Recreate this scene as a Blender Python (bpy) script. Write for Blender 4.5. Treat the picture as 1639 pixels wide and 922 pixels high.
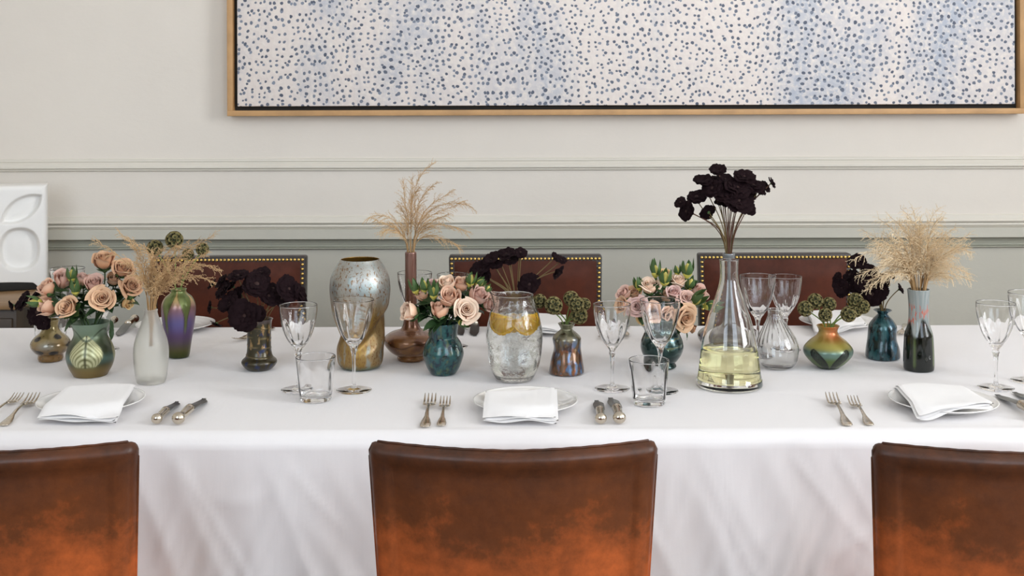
import bpy, bmesh, math, random
from mathutils import Vector, Matrix, Quaternion, noise as mnoise

for o in list(bpy.data.objects):
    bpy.data.objects.remove(o, do_unlink=True)
S = bpy.context.scene
COL = S.collection
PI = math.pi
def srgb(r, g, b):
    f = lambda c: (c / 255 / 12.92) if c / 255 <= 0.04045 else ((c / 255 + 0.055) / 1.055) ** 2.4
    return (f(r), f(g), f(b))

# ------------------------------------------------------------------ camera
F, CX, YH, HC, TT = 1850.0, 819.5, 165.0, 1.354, 0.75   # focal px, principal point, eye height, table top
ROLL = 0.0031
cam_d = bpy.data.cameras.new('camera'); cam = bpy.data.objects.new('camera', cam_d); COL.objects.link(cam)
cam.location = (0, 0, HC)
cam.rotation_euler = (Matrix.Rotation(PI / 2, 3, 'X') @ Matrix.Rotation(-ROLL, 3, 'Z')).to_euler()
cam_d.sensor_width = 36.0; cam_d.lens = F / 1639 * 36
cam_d.shift_y = -(461 - YH) / 1639; cam_d.clip_start = 0.05
S.camera = cam

# ------------------------------------------------------------------ world, window light, exposure
W = bpy.data.worlds.new('world'); S.world = W; W.use_nodes = True
W.node_tree.nodes['Background'].inputs[0].default_value = (0.75, 0.86, 1.0, 1)
W.node_tree.nodes['Background'].inputs[1].default_value = 0.6
def area(name, loc, rot, sx, sy, power, col):
    d = bpy.data.lights.new(name, 'AREA'); d.shape = 'RECTANGLE'; d.size = sx; d.size_y = sy
    d.energy = power; d.color = col
    o = bpy.data.objects.new(name, d); COL.objects.link(o); o.location = loc; o.rotation_euler = rot
    return o
RX, LX, BY, CZ, WY = 3.9, -3.4, -1.1, 3.9, 4.0     # room: right, left, behind the camera, ceiling, far wall
area('window_daylight_side', (RX + 0.12, 0.4, 2.35), (0, PI / 2, 0), 2.5, 1.8, 168, (0.95, 0.97, 1.0))
area('window_daylight_rear_a', (1.5, BY - 0.12, 2.35), (PI / 2, 0, 0), 1.5, 2.5, 55, (0.76, 0.87, 1.0))
area('window_daylight_rear_b', (-1.5, BY - 0.12, 2.35), (PI / 2, 0, 0), 1.5, 2.5, 55, (0.76, 0.87, 1.0))
S.view_settings.view_transform = 'Standard'; S.view_settings.look = 'None'
S.view_settings.gamma = 1.0; S.view_settings.use_curve_mapping = False
S.view_settings.exposure = 0.0
S.cycles.max_bounces = 14; S.cycles.transmission_bounces = 14; S.cycles.diffuse_bounces = 5
S.cycles.glossy_bounces = 5; S.cycles.sample_clamp_indirect = 25.0

# ------------------------------------------------------------------ pixel -> place
def _unroll(px, py):
    dx, dy = px - CX, py - YH
    return dx - dy * ROLL, dy + dx * ROLL
def tp(px, py, z=TT):
    dx, dy = _unroll(px, py); s = dy / (HC - z)
    return Vector((dx / s, F / s, z))
def at(px, py, Y):
    dx, dy = _unroll(px, py); s = F / Y
    return Vector((dx / s, Y, HC - dy / s))
def scale_at(Y): return F / Y

# ------------------------------------------------------------------ mesh helpers
class MB:
    def __init__(s): s.v = []; s.f = []; s.c = []
    def add(s, verts, faces, cols=None):
        n = len(s.v); s.v += [tuple(p) for p in verts]; s.f += [tuple(i + n for i in f) for f in faces]
        if cols is not None: s.c += cols
        elif s.c: s.c += [(1, 1, 1)] * len(verts)
    def box(s, x0, x1, y0, y1, z0, z1):
        s.add([(x, y, z) for z in (z0, z1) for y in (y0, y1) for x in (x0, x1)],
              [(0, 2, 3, 1), (4, 5, 7, 6), (0, 1, 5, 4), (2, 6, 7, 3), (0, 4, 6, 2), (1, 3, 7, 5)])
    def tube(s, pts, rads, n=6, flat=None, col=None):
        pts = [Vector(p) for p in pts]; V = []; Fc = []; K = len(pts)
        if not hasattr(rads, '__len__'): rads = [rads] * K
        up = Vector((0, 0, 1)); prev = None
        for i, p in enumerate(pts):
            t = (pts[min(i + 1, K - 1)] - pts[max(i - 1, 0)])
            t = t.normalized() if t.length > 1e-9 else up
            if prev is None:
                a = t.orthogonal().normalized()
            else:
                a = (prev - t * prev.dot(t)); a = a.normalized() if a.length > 1e-9 else t.orthogonal().normalized()
            prev = a; b = t.cross(a)
            for k in range(n):
                an = 2 * PI * k / n
                V.append(p + a * math.cos(an) * rads[i] + b * math.sin(an) * rads[i])
        for i in range(K - 1):
            for k in range(n):
                k2 = (k + 1) % n
                Fc.append((i * n + k, i * n + k2, (i + 1) * n + k2, (i + 1) * n + k))
        Fc.append(tuple(reversed(range(n)))); Fc.append(tuple((K - 1) * n + k for k in range(n)))
        s.add(V, Fc, [col] * len(V) if col is not None else None)
    def build(s, name, mat, parent=None, smooth=True, loc=None):
        me = bpy.data.meshes.new(name); me.from_pydata(s.v, [], s.f); me.update()
        if s.c:
            a = me.color_attributes.new('Col', 'FLOAT_COLOR', 'POINT')
            a.data.foreach_set('color', [x for c in s.c for x in (c[0], c[1], c[2], 1.0)])
        if smooth: me.polygons.foreach_set('use_smooth', [True] * len(me.polygons))
        if mat: me.materials.append(mat)
        return put(name, me, parent, loc)
def put(name, me, parent=None, loc=None):
    o = bpy.data.objects.new(name, me); COL.objects.link(o)
    if parent: o.parent = parent
    if loc is not None: o.location = loc
    return o
def rbox(name, x0, x1, y0, y1, z0, z1, mat, parent=None, bev=0.004, seg=2, taper=0.0):
    bm = bmesh.new(); bmesh.ops.create_cube(bm, size=1)
    for v in bm.verts:
        v.co = Vector((x0 + (v.co.x + .5) * (x1 - x0), y0 + (v.co.y + .5) * (y1 - y0), z0 + (v.co.z + .5) * (z1 - z0)))
        if taper and v.co.z < (z0 + z1) / 2: v.co.x *= (1 - taper)
    if bev: bmesh.ops.bevel(bm, geom=bm.edges[:], offset=bev, segments=seg, affect='EDGES', profile=0.5)
    me = bpy.data.meshes.new(name); bm.to_mesh(me); bm.free()
    me.materials.append(mat)
    me.polygons.foreach_set('use_smooth', [True] * len(me.polygons))
    me.set_sharp_from_angle(angle=math.radians(40))
    return put(name, me, parent)
def tag(o, label, cat, group=None, kind=None):
    o['label'] = label; o['category'] = cat
    if group: o['group'] = group
    if kind: o['kind'] = kind
    return o
def thing(name, label, cat, loc=(0, 0, 0), rz=0.0, group=None):
    o = bpy.data.objects.new(name, None); COL.objects.link(o)
    o.empty_display_size = 0.05; o.location = loc; o.rotation_euler = (0, 0, rz)
    return tag(o, label, cat, group)
def struct(o):
    o['kind'] = 'structure'; return o
def copy_thing(src, label, loc, rz=0.0):
    r = src.copy(); COL.objects.link(r); r.location = loc; r.rotation_euler = (0, 0, rz); r['label'] = label
    for ch in list(src.children):
        c = ch.copy(); COL.objects.link(c); c.parent = r
        for g in list(ch.children):
            d = g.copy(); COL.objects.link(d); d.parent = c
    return r
def catmull(pts, n):
    out = []; P = [pts[0]] + list(pts) + [pts[-1]]; m = len(pts) - 1
    for i in range(n + 1):
        t = i / n * m; k = min(int(t), m - 1); u = t - k
        p0, p1, p2, p3 = P[k], P[k + 1], P[k + 2], P[k + 3]
        out.append(tuple(0.5 * (2 * b + (c - a) * u + (2 * a - 5 * b + 4 * c - d) * u * u + (3 * b - a - 3 * c + d) * u ** 3)
                         for a, b, c, d in zip(p0, p1, p2, p3)))
    return out
def lathe(prof, seg=64, mod=None, colf=None, zmax=None):
    """prof [(r,z,side)], side 0 outer / 1 inner; mod(phi,r,z,side)->(x,y,z); phi 0 faces -y, + to +x."""
    m = MB(); V = []; Fc = []; rows = []; cols = []
    for (r, z, sd) in prof:
        if r < 1e-6:
            rows.append([len(V)]); V.append((0, 0, z)); cols.append(colf(0, 0, z, sd) if colf else (1, 1, 1)); continue
        row = []
        for k in range(seg):
            ph = -PI + 2 * PI * k / seg
            row.append(len(V))
            V.append(mod(ph, r, z, sd) if mod else (r * math.sin(ph), -r * math.cos(ph), z))
            cols.append(colf(ph, r, z, sd) if colf else (1, 1, 1))
        rows.append(row)
    for a, b in zip(rows, rows[1:]):
        if len(a) == 1 and len(b) == 1: continue
        for k in range(seg):
            k2 = (k + 1) % seg
            if len(a) == 1: Fc.append((a[0], b[k2], b[k]))
            elif len(b) == 1: Fc.append((a[k], a[k2], b[0]))
            else: Fc.append((a[k], a[k2], b[k2], b[k]))
    m.add(V, Fc, cols if colf else None)
    return m
def shell(outer, t, base_t, n=56, lip=True):
    """closed vessel wall from an outer profile (r,z) bottom -> rim"""
    o = catmull(outer, n)
    pr = [(0.0, o[0][1], 0)] + [(max(r, 1e-4), z, 0) for r, z in o]
    inn = []
    for i, (r, z) in enumerate(o):
        a = o[max(i - 1, 0)]; b = o[min(i + 1, n)]
        dx, dz = b[0] - a[0], b[1] - a[1]; L = math.hypot(dx, dz) or 1
        inn.append((r - dz / L * t, z + dx / L * t * (0.6 if i < n else 0)))
    r, z = o[-1]
    if lip: pr.append((r - t * 0.5, z + t * 0.35, 0))
    pz = 1e9
    for (r, z) in reversed(inn):
        if z < base_t + o[0][1] or r < 0.0015: break
        if z > pz: continue
        pz = z; pr.append((r, z, 1))
    lr = pr[-1][0]
    pr.append((lr * 0.7, o[0][1] + base_t * 0.9, 1)); pr.append((0.0, o[0][1] + base_t * 0.86, 1))
    return pr
def sm(a, b, x):
    t = max(0.0, min(1.0, (x - a) / (b - a))); return t * t * (3 - 2 * t)
def mix3(a, b, t): return tuple(x + (y - x) * t for x, y in zip(a, b))
def wrapa(a): return (a + PI) % (2 * PI) - PI

# ------------------------------------------------------------------ materials
def newmat(name):
    m = bpy.data.materials.new(name); m.use_nodes = True
    nt = m.node_tree; return m, nt, nt.nodes['Principled BSDF'], nt.nodes, nt.links
def setin(b, **kw):
    for k, v in kw.items():
        k = k.replace('_', ' ')
        if k in b.inputs:
            b.inputs[k].default_value = (*v, 1) if isinstance(v, tuple) and len(v) == 3 and b.inputs[k].type == 'RGBA' else v
def tex_noise(nt, coord, scale, detail=4, rough=0.55, stretch=(1, 1, 1), dist=0.0):
    N, L = nt.nodes, nt.links
    tc = N.new('ShaderNodeTexCoord'); mp = N.new('ShaderNodeMapping'); mp.inputs['Scale'].default_value = stretch
    nz = N.new('ShaderNodeTexNoise'); nz.inputs['Scale'].default_value = scale; nz.inputs['Detail'].default_value = detail
    nz.inputs['Roughness'].default_value = rough; nz.inputs['Distortion'].default_value = dist
    L.new(tc.outputs[coord], mp.inputs[0]); L.new(mp.outputs[0], nz.inputs['Vector'])
    return nz.outputs['Fac']
def ramp(nt, fac, stops, interp='LINEAR'):
    r = nt.nodes.new('ShaderNodeValToRGB'); r.color_ramp.interpolation = interp
    e = r.color_ramp.elements
    while len(e) < len(stops): e.new(0.5)
    for x, (p, c) in zip(e, stops):
        x.position = p; x.color = (*c, 1) if len(c) == 3 else c
    nt.links.new(fac, r.inputs[0]); return r.outputs[0]
def mixc(nt, fac, a, b, mode='MIX'):
    n = nt.nodes.new('ShaderNodeMix'); n.data_type = 'RGBA'; n.blend_type = mode
    for idx, v in ((0, fac), (6, a), (7, b)):
        if hasattr(v, 'is_linked'): nt.links.new(v, n.inputs[idx])
        else: n.inputs[idx].default_value = v if idx == 0 else (*v, 1)
    return n.outputs[2]
def bump(nt, fac, strength, dist=0.002):
    b = nt.nodes.new('ShaderNodeBump'); b.inputs['Strength'].default_value = strength; b.inputs['Distance'].default_value = dist
    nt.links.new(fac, b.inputs['Height']); return b.outputs[0]
def attr(nt, name='Col'):
    a = nt.nodes.new('ShaderNodeVertexColor'); a.layer_name = name; return a.outputs[0]

def plain(name, col, rough=0.5, metal=0.0, var=0.0, vscale=20, bmp=0.0, bscale=80, **kw):
    m, nt, b, N, L = newmat(name)
    setin(b, Base_Color=col, Roughness=rough, Metallic=metal, **kw)
    nz = tex_noise(nt, 'Object', vscale)
    if var:
        lo = tuple(c * (1 - var) for c in col); hi = tuple(min(1, c * (1 + var)) for c in col)
        L.new(ramp(nt, nz, [(0.3, lo), (0.7, hi)]), b.inputs['Base Color'])
    if bmp: L.new(bump(nt, tex_noise(nt, 'Object', bscale), bmp), b.inputs['Normal'])
    return m
def glass(name, col=(1, 1, 1), rough=0.0, ior=1.5, bmp=0.0, bscale=60, bdist=0.002):
    m, nt, b, N, L = newmat(name)
    setin(b, Base_Color=col, Roughness=rough, IOR=ior); b.inputs['Transmission Weight'].default_value = 1.0
    if bmp: L.new(bump(nt, tex_noise(nt, 'Object', bscale, 3), bmp, bdist), b.inputs['Normal'])
    return m
def vasemat(name, rough=0.28, metal=0.55, speck=None, sscale=60, stretch=(1, 1, 1), lo=0.5, hi=0.62, coat=0.6, bmp=0.05, film=0.0):
    m, nt, b, N, L = newmat(name)
    c = attr(nt)
    if speck is not None:
        c = mixc(nt, ramp(nt, tex_noise(nt, 'Object', sscale, 5, 0.6, stretch, 0.6), [(lo, (0, 0, 0)), (hi, (1, 1, 1))]), c, speck)
    L.new(c, b.inputs['Base Color']); setin(b, Roughness=rough, Metallic=metal)
    b.inputs['Coat Weight'].default_value = coat; b.inputs['Coat Roughness'].default_value = 0.08
    if film:
        b.inputs['Thin Film Thickness'].default_value = film; b.inputs['Thin Film IOR'].default_value = 1.6
    if bmp: L.new(bump(nt, tex_noise(nt, 'Object', 25, 2), bmp, 0.004), b.inputs['Normal'])
    return m

def wall_mat(name, col):
    m, nt, b, N, L = newmat(name)
    nz = tex_noise(nt, 'Object', 1.3, 6, 0.6)
    c = ramp(nt, nz, [(0.3, tuple(x * 0.95 for x in col)), (0.7, tuple(min(1, x * 1.03) for x in col))])
    L.new(c, b.inputs['Base Color']); setin(b, Roughness=0.62)
    b.inputs['Specular IOR Level'].default_value = 0.3
    L.new(bump(nt, tex_noise(nt, 'Object', 9, 6, 0.65, (1, 1, 1.6)), 0.22, 0.006), b.inputs['Normal'])
    return m
M = {}
M['wall'] = wall_mat('aged_cream_plaster_paint', srgb(230, 223, 213))
M['trim'] = wall_mat('aged_grey_cream_trim_paint', srgb(221, 216, 205))
M['dado'] = wall_mat('grey_dado', srgb(196, 193, 181))  # lower wall and fascia set greyer than the wall above
M['rail'] = wall_mat('shaded_grey_rail_paint', srgb(162, 162, 148))  # rail grey darkened to carry the shade under the fascia
M['ceiling'] = plain('ceiling_white', srgb(238, 236, 230), 0.8)
M['floor'] = plain('dark_oak_floor', srgb(92, 66, 46), 0.4, var=0.35, vscale=6)
M['white_paint'] = plain('window_white_paint', srgb(235, 233, 228), 0.4)
M['oak'] = plain('oak_frame', srgb(196, 154, 106), 0.5, var=0.12, vscale=14)
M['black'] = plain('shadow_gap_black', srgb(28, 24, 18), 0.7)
M['brass'] = plain('brass_nail', srgb(214, 180, 105), 0.22, 1.0)
M['silver'] = plain('old_silver', srgb(206, 196, 180), 0.2, 1.0, var=0.12, vscale=120)
M['steel'] = plain('dark_steel_blade', srgb(104, 106, 106), 0.3, 1.0)
M['porcelain'] = plain('white_porcelain', srgb(240, 238, 235), 0.12, Coat_Weight=0.5)
M['plaster'] = plain('white_plaster_sculpture', srgb(240, 238, 234), 0.55, bmp=0.1, bscale=120)
M['glass'] = glass('clear_crystal'); M['foot_glass'] = glass('thin_clear_foot', (1, 1, 1), 0.0, 1.16); M['stemware'] = glass('thin_clear_stemware', (1, 1, 1), 0.0, 1.45)
M['glass_thin'] = glass('clear_ribbed_glass', (0.98, 0.99, 0.99))
M['frosted'] = glass('frosted_pale_glass', (0.985, 0.98, 0.94), 0.30, 1.22)
M['frosted'].node_tree.nodes['Principled BSDF'].inputs['Transmission Weight'].default_value = 0.9
M['jug'] = glass('hammered_jug_glass', (0.975, 0.985, 0.97), 0.0, 1.48, 0.30, 70, 0.004)
M['water'] = glass('water', (1, 1, 1), 0.0, 1.33)
M['wine'] = glass('white_wine', (0.965, 0.935, 0.56), 0.0, 1.34)
M['leaf'] = plain('rose_leaf', srgb(48, 74, 40), 0.45, var=0.3, vscale=60)
M['sepal'] = plain('rose_sepal', srgb(70, 98, 52), 0.5, var=0.3, vscale=90)
M['stem'] = plain('rose_stem', srgb(62, 86, 46), 0.5, var=0.2, vscale=40)
M['cosmos'] = plain('near_black_petal', srgb(26, 11, 15), 0.85, var=0.5, vscale=60, Specular_IOR_Level=0.15)
M['cosmos_eye'] = plain('dark_flower_centre', srgb(46, 22, 18), 0.8)
M['cosmos_stem'] = plain('dark_flower_stem', srgb(112, 92, 52), 0.55, var=0.3, vscale=12)
M['cosmos_stem_red'] = plain('reddish_flower_stem', srgb(92, 58, 40), 0.55, var=0.3, vscale=12)
M['pod_core'] = plain('pod_core', srgb(56, 58, 34), 0.8, var=0.4, vscale=90)
m_, nt_, b_, N_, L_ = newmat('papery_pod_cup'); L_.new(attr(nt_), b_.inputs['Base Color']); b_.inputs['Roughness'].default_value = .75; M['pod_cup'] = m_
M['pod_stem'] = plain('pod_stem', srgb(116, 138, 66), 0.5)
M['grass'] = plain('dried_grass', srgb(204, 172, 128), 0.8, var=0.16, vscale=30)
M['grass_pale'] = plain('pale_dried_grass', srgb(226, 204, 168), 0.8, var=0.12, vscale=30)
M['grass_stem'] = plain('dried_grass_stem', srgb(170, 136, 92), 0.7)
M['peel'] = plain('lemon_peel', srgb(248, 190, 30), 0.4)
M['wood_dark'] = plain('dark_sideboard_wood', srgb(66, 52, 38), 0.45, var=0.3, vscale=10)
M['wood_top'] = plain('worn_sideboard_top', srgb(142, 112, 78), 0.4, var=0.2, vscale=9)

def linen(name, col, s=1.0):
    m, nt, b, N, L = newmat(name)
    setin(b, Base_Color=col, Roughness=0.85); b.inputs['Sheen Weight'].default_value = 0.15
    b.inputs['Specular IOR Level'].default_value = 0.2
    w = tex_noise(nt, 'Object', 260, 2, 0.5, (1, 1, 3)); c = tex_noise(nt, 'Object', 9, 3, 0.5, (3.0, 1, 0.45), 0.3)
    a = N.new('ShaderNodeMath'); a.operation = 'MULTIPLY_ADD'; L.new(w, a.inputs[0]); a.inputs[1].default_value = 0.06; L.new(c, a.inputs[2])
    L.new(bump(nt, a.outputs[0], 0.12 * s, 0.008), b.inputs['Normal'])
    return m
M['cloth'] = linen('white_linen_cloth', srgb(236, 233, 233))
M['napkin'] = linen('white_linen_napkin', srgb(243, 241, 240), 0.4)

def leather(name, dark, mid, warm, zlo, zhi, rough=0.36, spec=0.35):
    """patina: leather darker towards the top edge, partly from handling, mottled by noise"""
    m, nt, b, N, L = newmat(name)
    tc = N.new('ShaderNodeTexCoord'); sep = N.new('ShaderNodeSeparateXYZ'); L.new(tc.outputs['Object'], sep.inputs[0])
    mr = N.new('ShaderNodeMapRange'); mr.inputs[1].default_value = zlo; mr.inputs[2].default_value = zhi
    L.new(sep.outputs['Z'], mr.inputs[0])
    n1 = tex_noise(nt, 'Object', 5.5, 7, 0.68); n2 = tex_noise(nt, 'Object', 42, 6, 0.7)
    ma = N.new('ShaderNodeMath'); ma.operation = 'MULTIPLY_ADD'; L.new(n1, ma.inputs[0]); ma.inputs[1].default_value = 1.25; L.new(mr.outputs[0], ma.inputs[2])
    mb = N.new('ShaderNodeMath'); mb.operation = 'MULTIPLY_ADD'; L.new(n2, mb.inputs[0]); mb.inputs[1].default_value = 0.55; L.new(ma.outputs[0], mb.inputs[2])
    b.inputs['Specular IOR Level'].default_value = spec
    dv = N.new('ShaderNodeMath'); dv.operation = 'MULTIPLY'; L.new(mb.outputs[0], dv.inputs[0]); dv.inputs[1].default_value = 0.52
    c = ramp(nt, dv.outputs[0], [(0.30, warm), (0.62, mid), (0.95, dark)])
    L.new(c, b.inputs['Base Color'])
    r = ramp(nt, n1, [(0.3, (rough - .08,) * 3), (0.7, (rough + .14,) * 3)]); L.new(r, b.inputs['Roughness'])
    L.new(bump(nt, n2, 0.12, 0.003), b.inputs['Normal'])
    return m
M['leather'] = leather('worn_tan_leather', srgb(52, 29, 17), srgb(106, 58, 30), srgb(212, 107, 53), 0.635, 0.90, 0.36, 0.4)
M['leather_dark'] = leather('old_brown_leather', srgb(54, 26, 16), srgb(88, 42, 26), srgb(116, 58, 34), 0.3, 1.3, 0.5, 0.2)
M['leather_edge'] = plain('black_leather_edge', srgb(34, 24, 20), 0.4)
M['leg_wood'] = plain('dark_chair_wood', srgb(60, 38, 26), 0.4, var=0.2)

# ------------------------------------------------------------------ room shell
def wall_with_holes(name, axis, pos, thick, a0, a1, holes, mat):
    """wall across axis ('x' or 'y') at pos, spanning a0..a1 by 0..CZ with rectangular holes (b0,b1,z0,z1)"""
    m = MB()
    def bx(p, q, z0, z1):
        if axis == 'x': m.box(min(pos, pos + thick), max(pos, pos + thick), p, q, z0, z1)
        else: m.box(p, q, min(pos, pos + thick), max(pos, pos + thick), z0, z1)
    cur = a0
    for (p, q, z0, z1) in sorted(holes):
        bx(cur, p, 0, CZ); bx(p, q, 0, z0); bx(p, q, z1, CZ); cur = q
    bx(cur, a1, 0, CZ)
    return struct(m.build(name, mat, smooth=False))
fm = MB(); fm.box(LX, RX, BY, WY, -0.1, 0); struct(fm.build('floor', M['floor'], smooth=False))
fm = MB(); fm.box(LX, RX, BY, WY, CZ, CZ + 0.1); struct(fm.build('ceiling', M['ceiling'], smooth=False))
m = MB(); m.box(LX, RX, WY, WY + 0.1, 0.86, CZ); struct(m.build('wall_back', M['wall'], smooth=False))
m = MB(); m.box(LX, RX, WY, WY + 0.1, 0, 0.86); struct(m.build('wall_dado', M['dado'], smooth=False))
wall_with_holes('wall_left', 'x', LX, -0.1, BY, WY, [], M['wall'])
wall_with_holes('wall_right', 'x', RX, 0.1, BY, WY, [(-0.5, 1.3, 1.1, 3.6)], M['wall'])
wall_with_holes('wall_front', 'y', BY, -0.1, LX, RX, [(0.75, 2.25, 1.1, 3.6), (-2.25, -0.75, 1.1, 3.6)], M['wall'])
def sash(name, axis, pos, p, q):
    m = MB(); t = 0.03
    def bx(a, b, z0, z1):
        if axis == 'x': m.box(pos, pos + 0.05, a, b, z0, z1)
        else: m.box(a, b, pos - 0.05, pos, z0, z1)
    for a, b in ((p, p + .06), (q - .06, q)): bx(a, b, 1.1, 3.6)
    for z in (1.1, 2.32, 3.54): bx(p + .06, q - .06, z, z + 0.06)
    for k in (1, 2):
        c = p + (q - p) * k / 3; bx(c - t / 2, c + t / 2, 1.16, 2.32); bx(c - t / 2, c + t / 2, 2.38, 3.54)
    return struct(m.build(name, M['white_paint'], smooth=False))
sash('window_1', 'x', RX + 0.02, -0.5, 1.3); sash('window_2', 'y', BY - 0.02, 0.75, 2.25); sash('window_3', 'y', BY - 0.02, -2.25, -0.75)

def moulding(name, prof, mat):
    """profile [(picture y, projection m)] run along the far wall; a gentle waver like old plaster"""
    xs = [LX + (RX - LX) * i / 60 for i in range(61)]; m = MB(); V = []; Fc = []
    P = [(at(CX, y, WY).z, p) for y, p in prof]; K = len(P)
    for x in xs:
        dz = 0.0012 * mnoise.noise(Vector((x * 1.1, 3.3, 0)))
        for (z, p) in P:
            V.append((x, WY - p, z + dz))
    for i in range(60):
        for k in range(K - 1):
            a = i * K + k; Fc.append((a, a + 1, a + K + 1, a + K))
    m.add(V, Fc); o = m.build(name, mat, smooth=False); return struct(o)
moulding('trim_1', [(252, -.002), (253, .004), (257, .006), (258, .003), (261, .007), (264, .013), (267, .015), (268, .014), (269, .006), (270, .006), (271, .009), (272, .008), (273, -.002)], M['trim'])
moulding('trim_2', [(344, -.002), (346, .006), (352, .011), (355, .017), (355.6, .016), (356, .004), (358, .003), (358.6, .013), (361, .014), (361.6, .013), (362, .004), (364, .003), (364.6, .02)], M['trim'])
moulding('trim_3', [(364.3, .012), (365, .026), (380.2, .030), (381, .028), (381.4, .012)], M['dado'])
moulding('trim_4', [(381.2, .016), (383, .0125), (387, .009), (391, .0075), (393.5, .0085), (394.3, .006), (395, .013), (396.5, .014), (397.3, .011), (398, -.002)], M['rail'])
rbx = MB(); rbx.box(LX, RX, WY - 0.02, WY, 0, 0.18); struct(rbx.build('baseboard_back', M['trim'], smooth=False))

# ------------------------------------------------------------------ painting
PY = WY - 0.055
def painting():
    a = at(364, 187, PY); b = at(1641, 181, PY)
    x0, x1, z0 = a.x, b.x, (a.z + b.z) / 2; z1 = z0 + 1.62
    t = thing('framed_painting', 'large pale canvas of blue-grey dots in a thin oak frame on the wall', 'painting', ((x0 + x1) / 2, WY - 0.03, z0))
    w = (x1 - x0) / 2; H = z1 - z0; fw = 0.019; g = 0.014
    rbox('frame_rail', -w, w, -0.03, 0.028, 0, fw, M['oak'], t, 0.0015)
    rbox('frame_rail', -w, w, -0.03, 0.028, H - fw, H, M['oak'], t, 0.0015)
    rbox('frame_rail', -w, -w + fw, -0.03, 0.028, fw, H - fw, M['oak'], t, 0.0015)
    rbox('frame_rail', w - fw, w, -0.03, 0.028, fw, H - fw, M['oak'], t, 0.0015)
    rbox('backing_board', -w + fw, w - fw, 0.004, 0.026, fw, H - fw, M['black'], t, 0)  # its black puts the shade of the gap round the canvas into colour
    # canvas paint: scattered brush dabs on a pale ground, drifting between cream and hazy blue
    m, nt, bs, N, L = newmat('dabbed_canvas')
    tc = N.new('ShaderNodeTexCoord')
    wz = N.new('ShaderNodeTexNoise'); wz.inputs['Scale'].default_value = 3.0; wz.inputs['Detail'].default_value = 2
    L.new(tc.outputs['Object'], wz.inputs['Vector'])
    wm = N.new('ShaderNodeVectorMath'); wm.operation = 'MULTIPLY_ADD'; wm.inputs[1].default_value = (0.06, 0.0, 0.06)
    L.new(wz.outputs['Color'], wm.inputs[0]); L.new(tc.outputs['Object'], wm.inputs[2])
    sx = N.new('ShaderNodeSeparateXYZ'); L.new(wm.outputs[0], sx.inputs[0]); fl = N.new('ShaderNodeCombineXYZ'); L.new(sx.outputs['X'], fl.inputs[0]); L.new(sx.outputs['Z'], fl.inputs[1])
    vo = N.new('ShaderNodeTexVoronoi'); vo.voronoi_dimensions = '2D'; vo.inputs['Scale'].default_value = 47; vo.inputs['Randomness'].default_value = 0.9
    L.new(fl.outputs[0], vo.inputs['Vector'])
    jn = N.new('ShaderNodeTexNoise'); jn.inputs['Scale'].default_value = 95; jn.inputs['Detail'].default_value = 2; L.new(tc.outputs['Object'], jn.inputs['Vector'])
    ad = N.new('ShaderNodeMath'); ad.operation = 'MULTIPLY_ADD'; ad.inputs[1].default_value = 0.30; L.new(jn.outputs['Fac'], ad.inputs[0]); L.new(vo.outputs['Distance'], ad.inputs[2])
    big = tex_noise(nt, 'Object', 1.5, 4, 0.55, (1.8, 0, 0.6), 1.0)
    sz = N.new('ShaderNodeMath'); sz.operation = 'MULTIPLY_ADD'; sz.inputs[1].default_value = -0.16; L.new(big, sz.inputs[0]); L.new(ad.outputs[0], sz.inputs[2])
    # per-dab size variation
    sv = N.new('ShaderNodeSeparateColor'); L.new(vo.outputs['Color'], sv.inputs[0])
    s2 = N.new('ShaderNodeMath'); s2.operation = 'MULTIPLY_ADD'; s2.inputs[1].default_value = 0.10; L.new(sv.outputs[0], s2.inputs[0]); L.new(sz.outputs[0], s2.inputs[2])
    dab = ramp(nt, s2.outputs[0], [(0.315, (1, 1, 1)), (0.385, (0, 0, 0))])
    haze = ramp(nt, big, [(0.48, (0, 0, 0)), (0.70, (1, 1, 1))])
    ground = mixc(nt, haze, srgb(238, 228, 222), srgb(186, 193, 206))
    gs = tex_noise(nt, 'Object', 70, 4); ground = mixc(nt, ramp(nt, gs, [(0.45, (0, 0, 0)), (0.75, (1, 1, 1))]), ground, srgb(244, 236, 228))
    dc = ramp(nt, sv.outputs[1], [(0.0, srgb(84, 92, 110)), (1.0, srgb(142, 151, 167))])
    L.new(mixc(nt, dab, ground, dc), bs.inputs['Base Color']); setin(bs, Roughness=0.6)
    L.new(bump(nt, s2.outputs[0], 0.35, 0.003), bs.inputs['Normal'])
    rbox('canvas', -w + fw + g, w - fw - g, -0.022, 0.003, fw + g, H - fw - g, m, t, 0.003)
painting()

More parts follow.
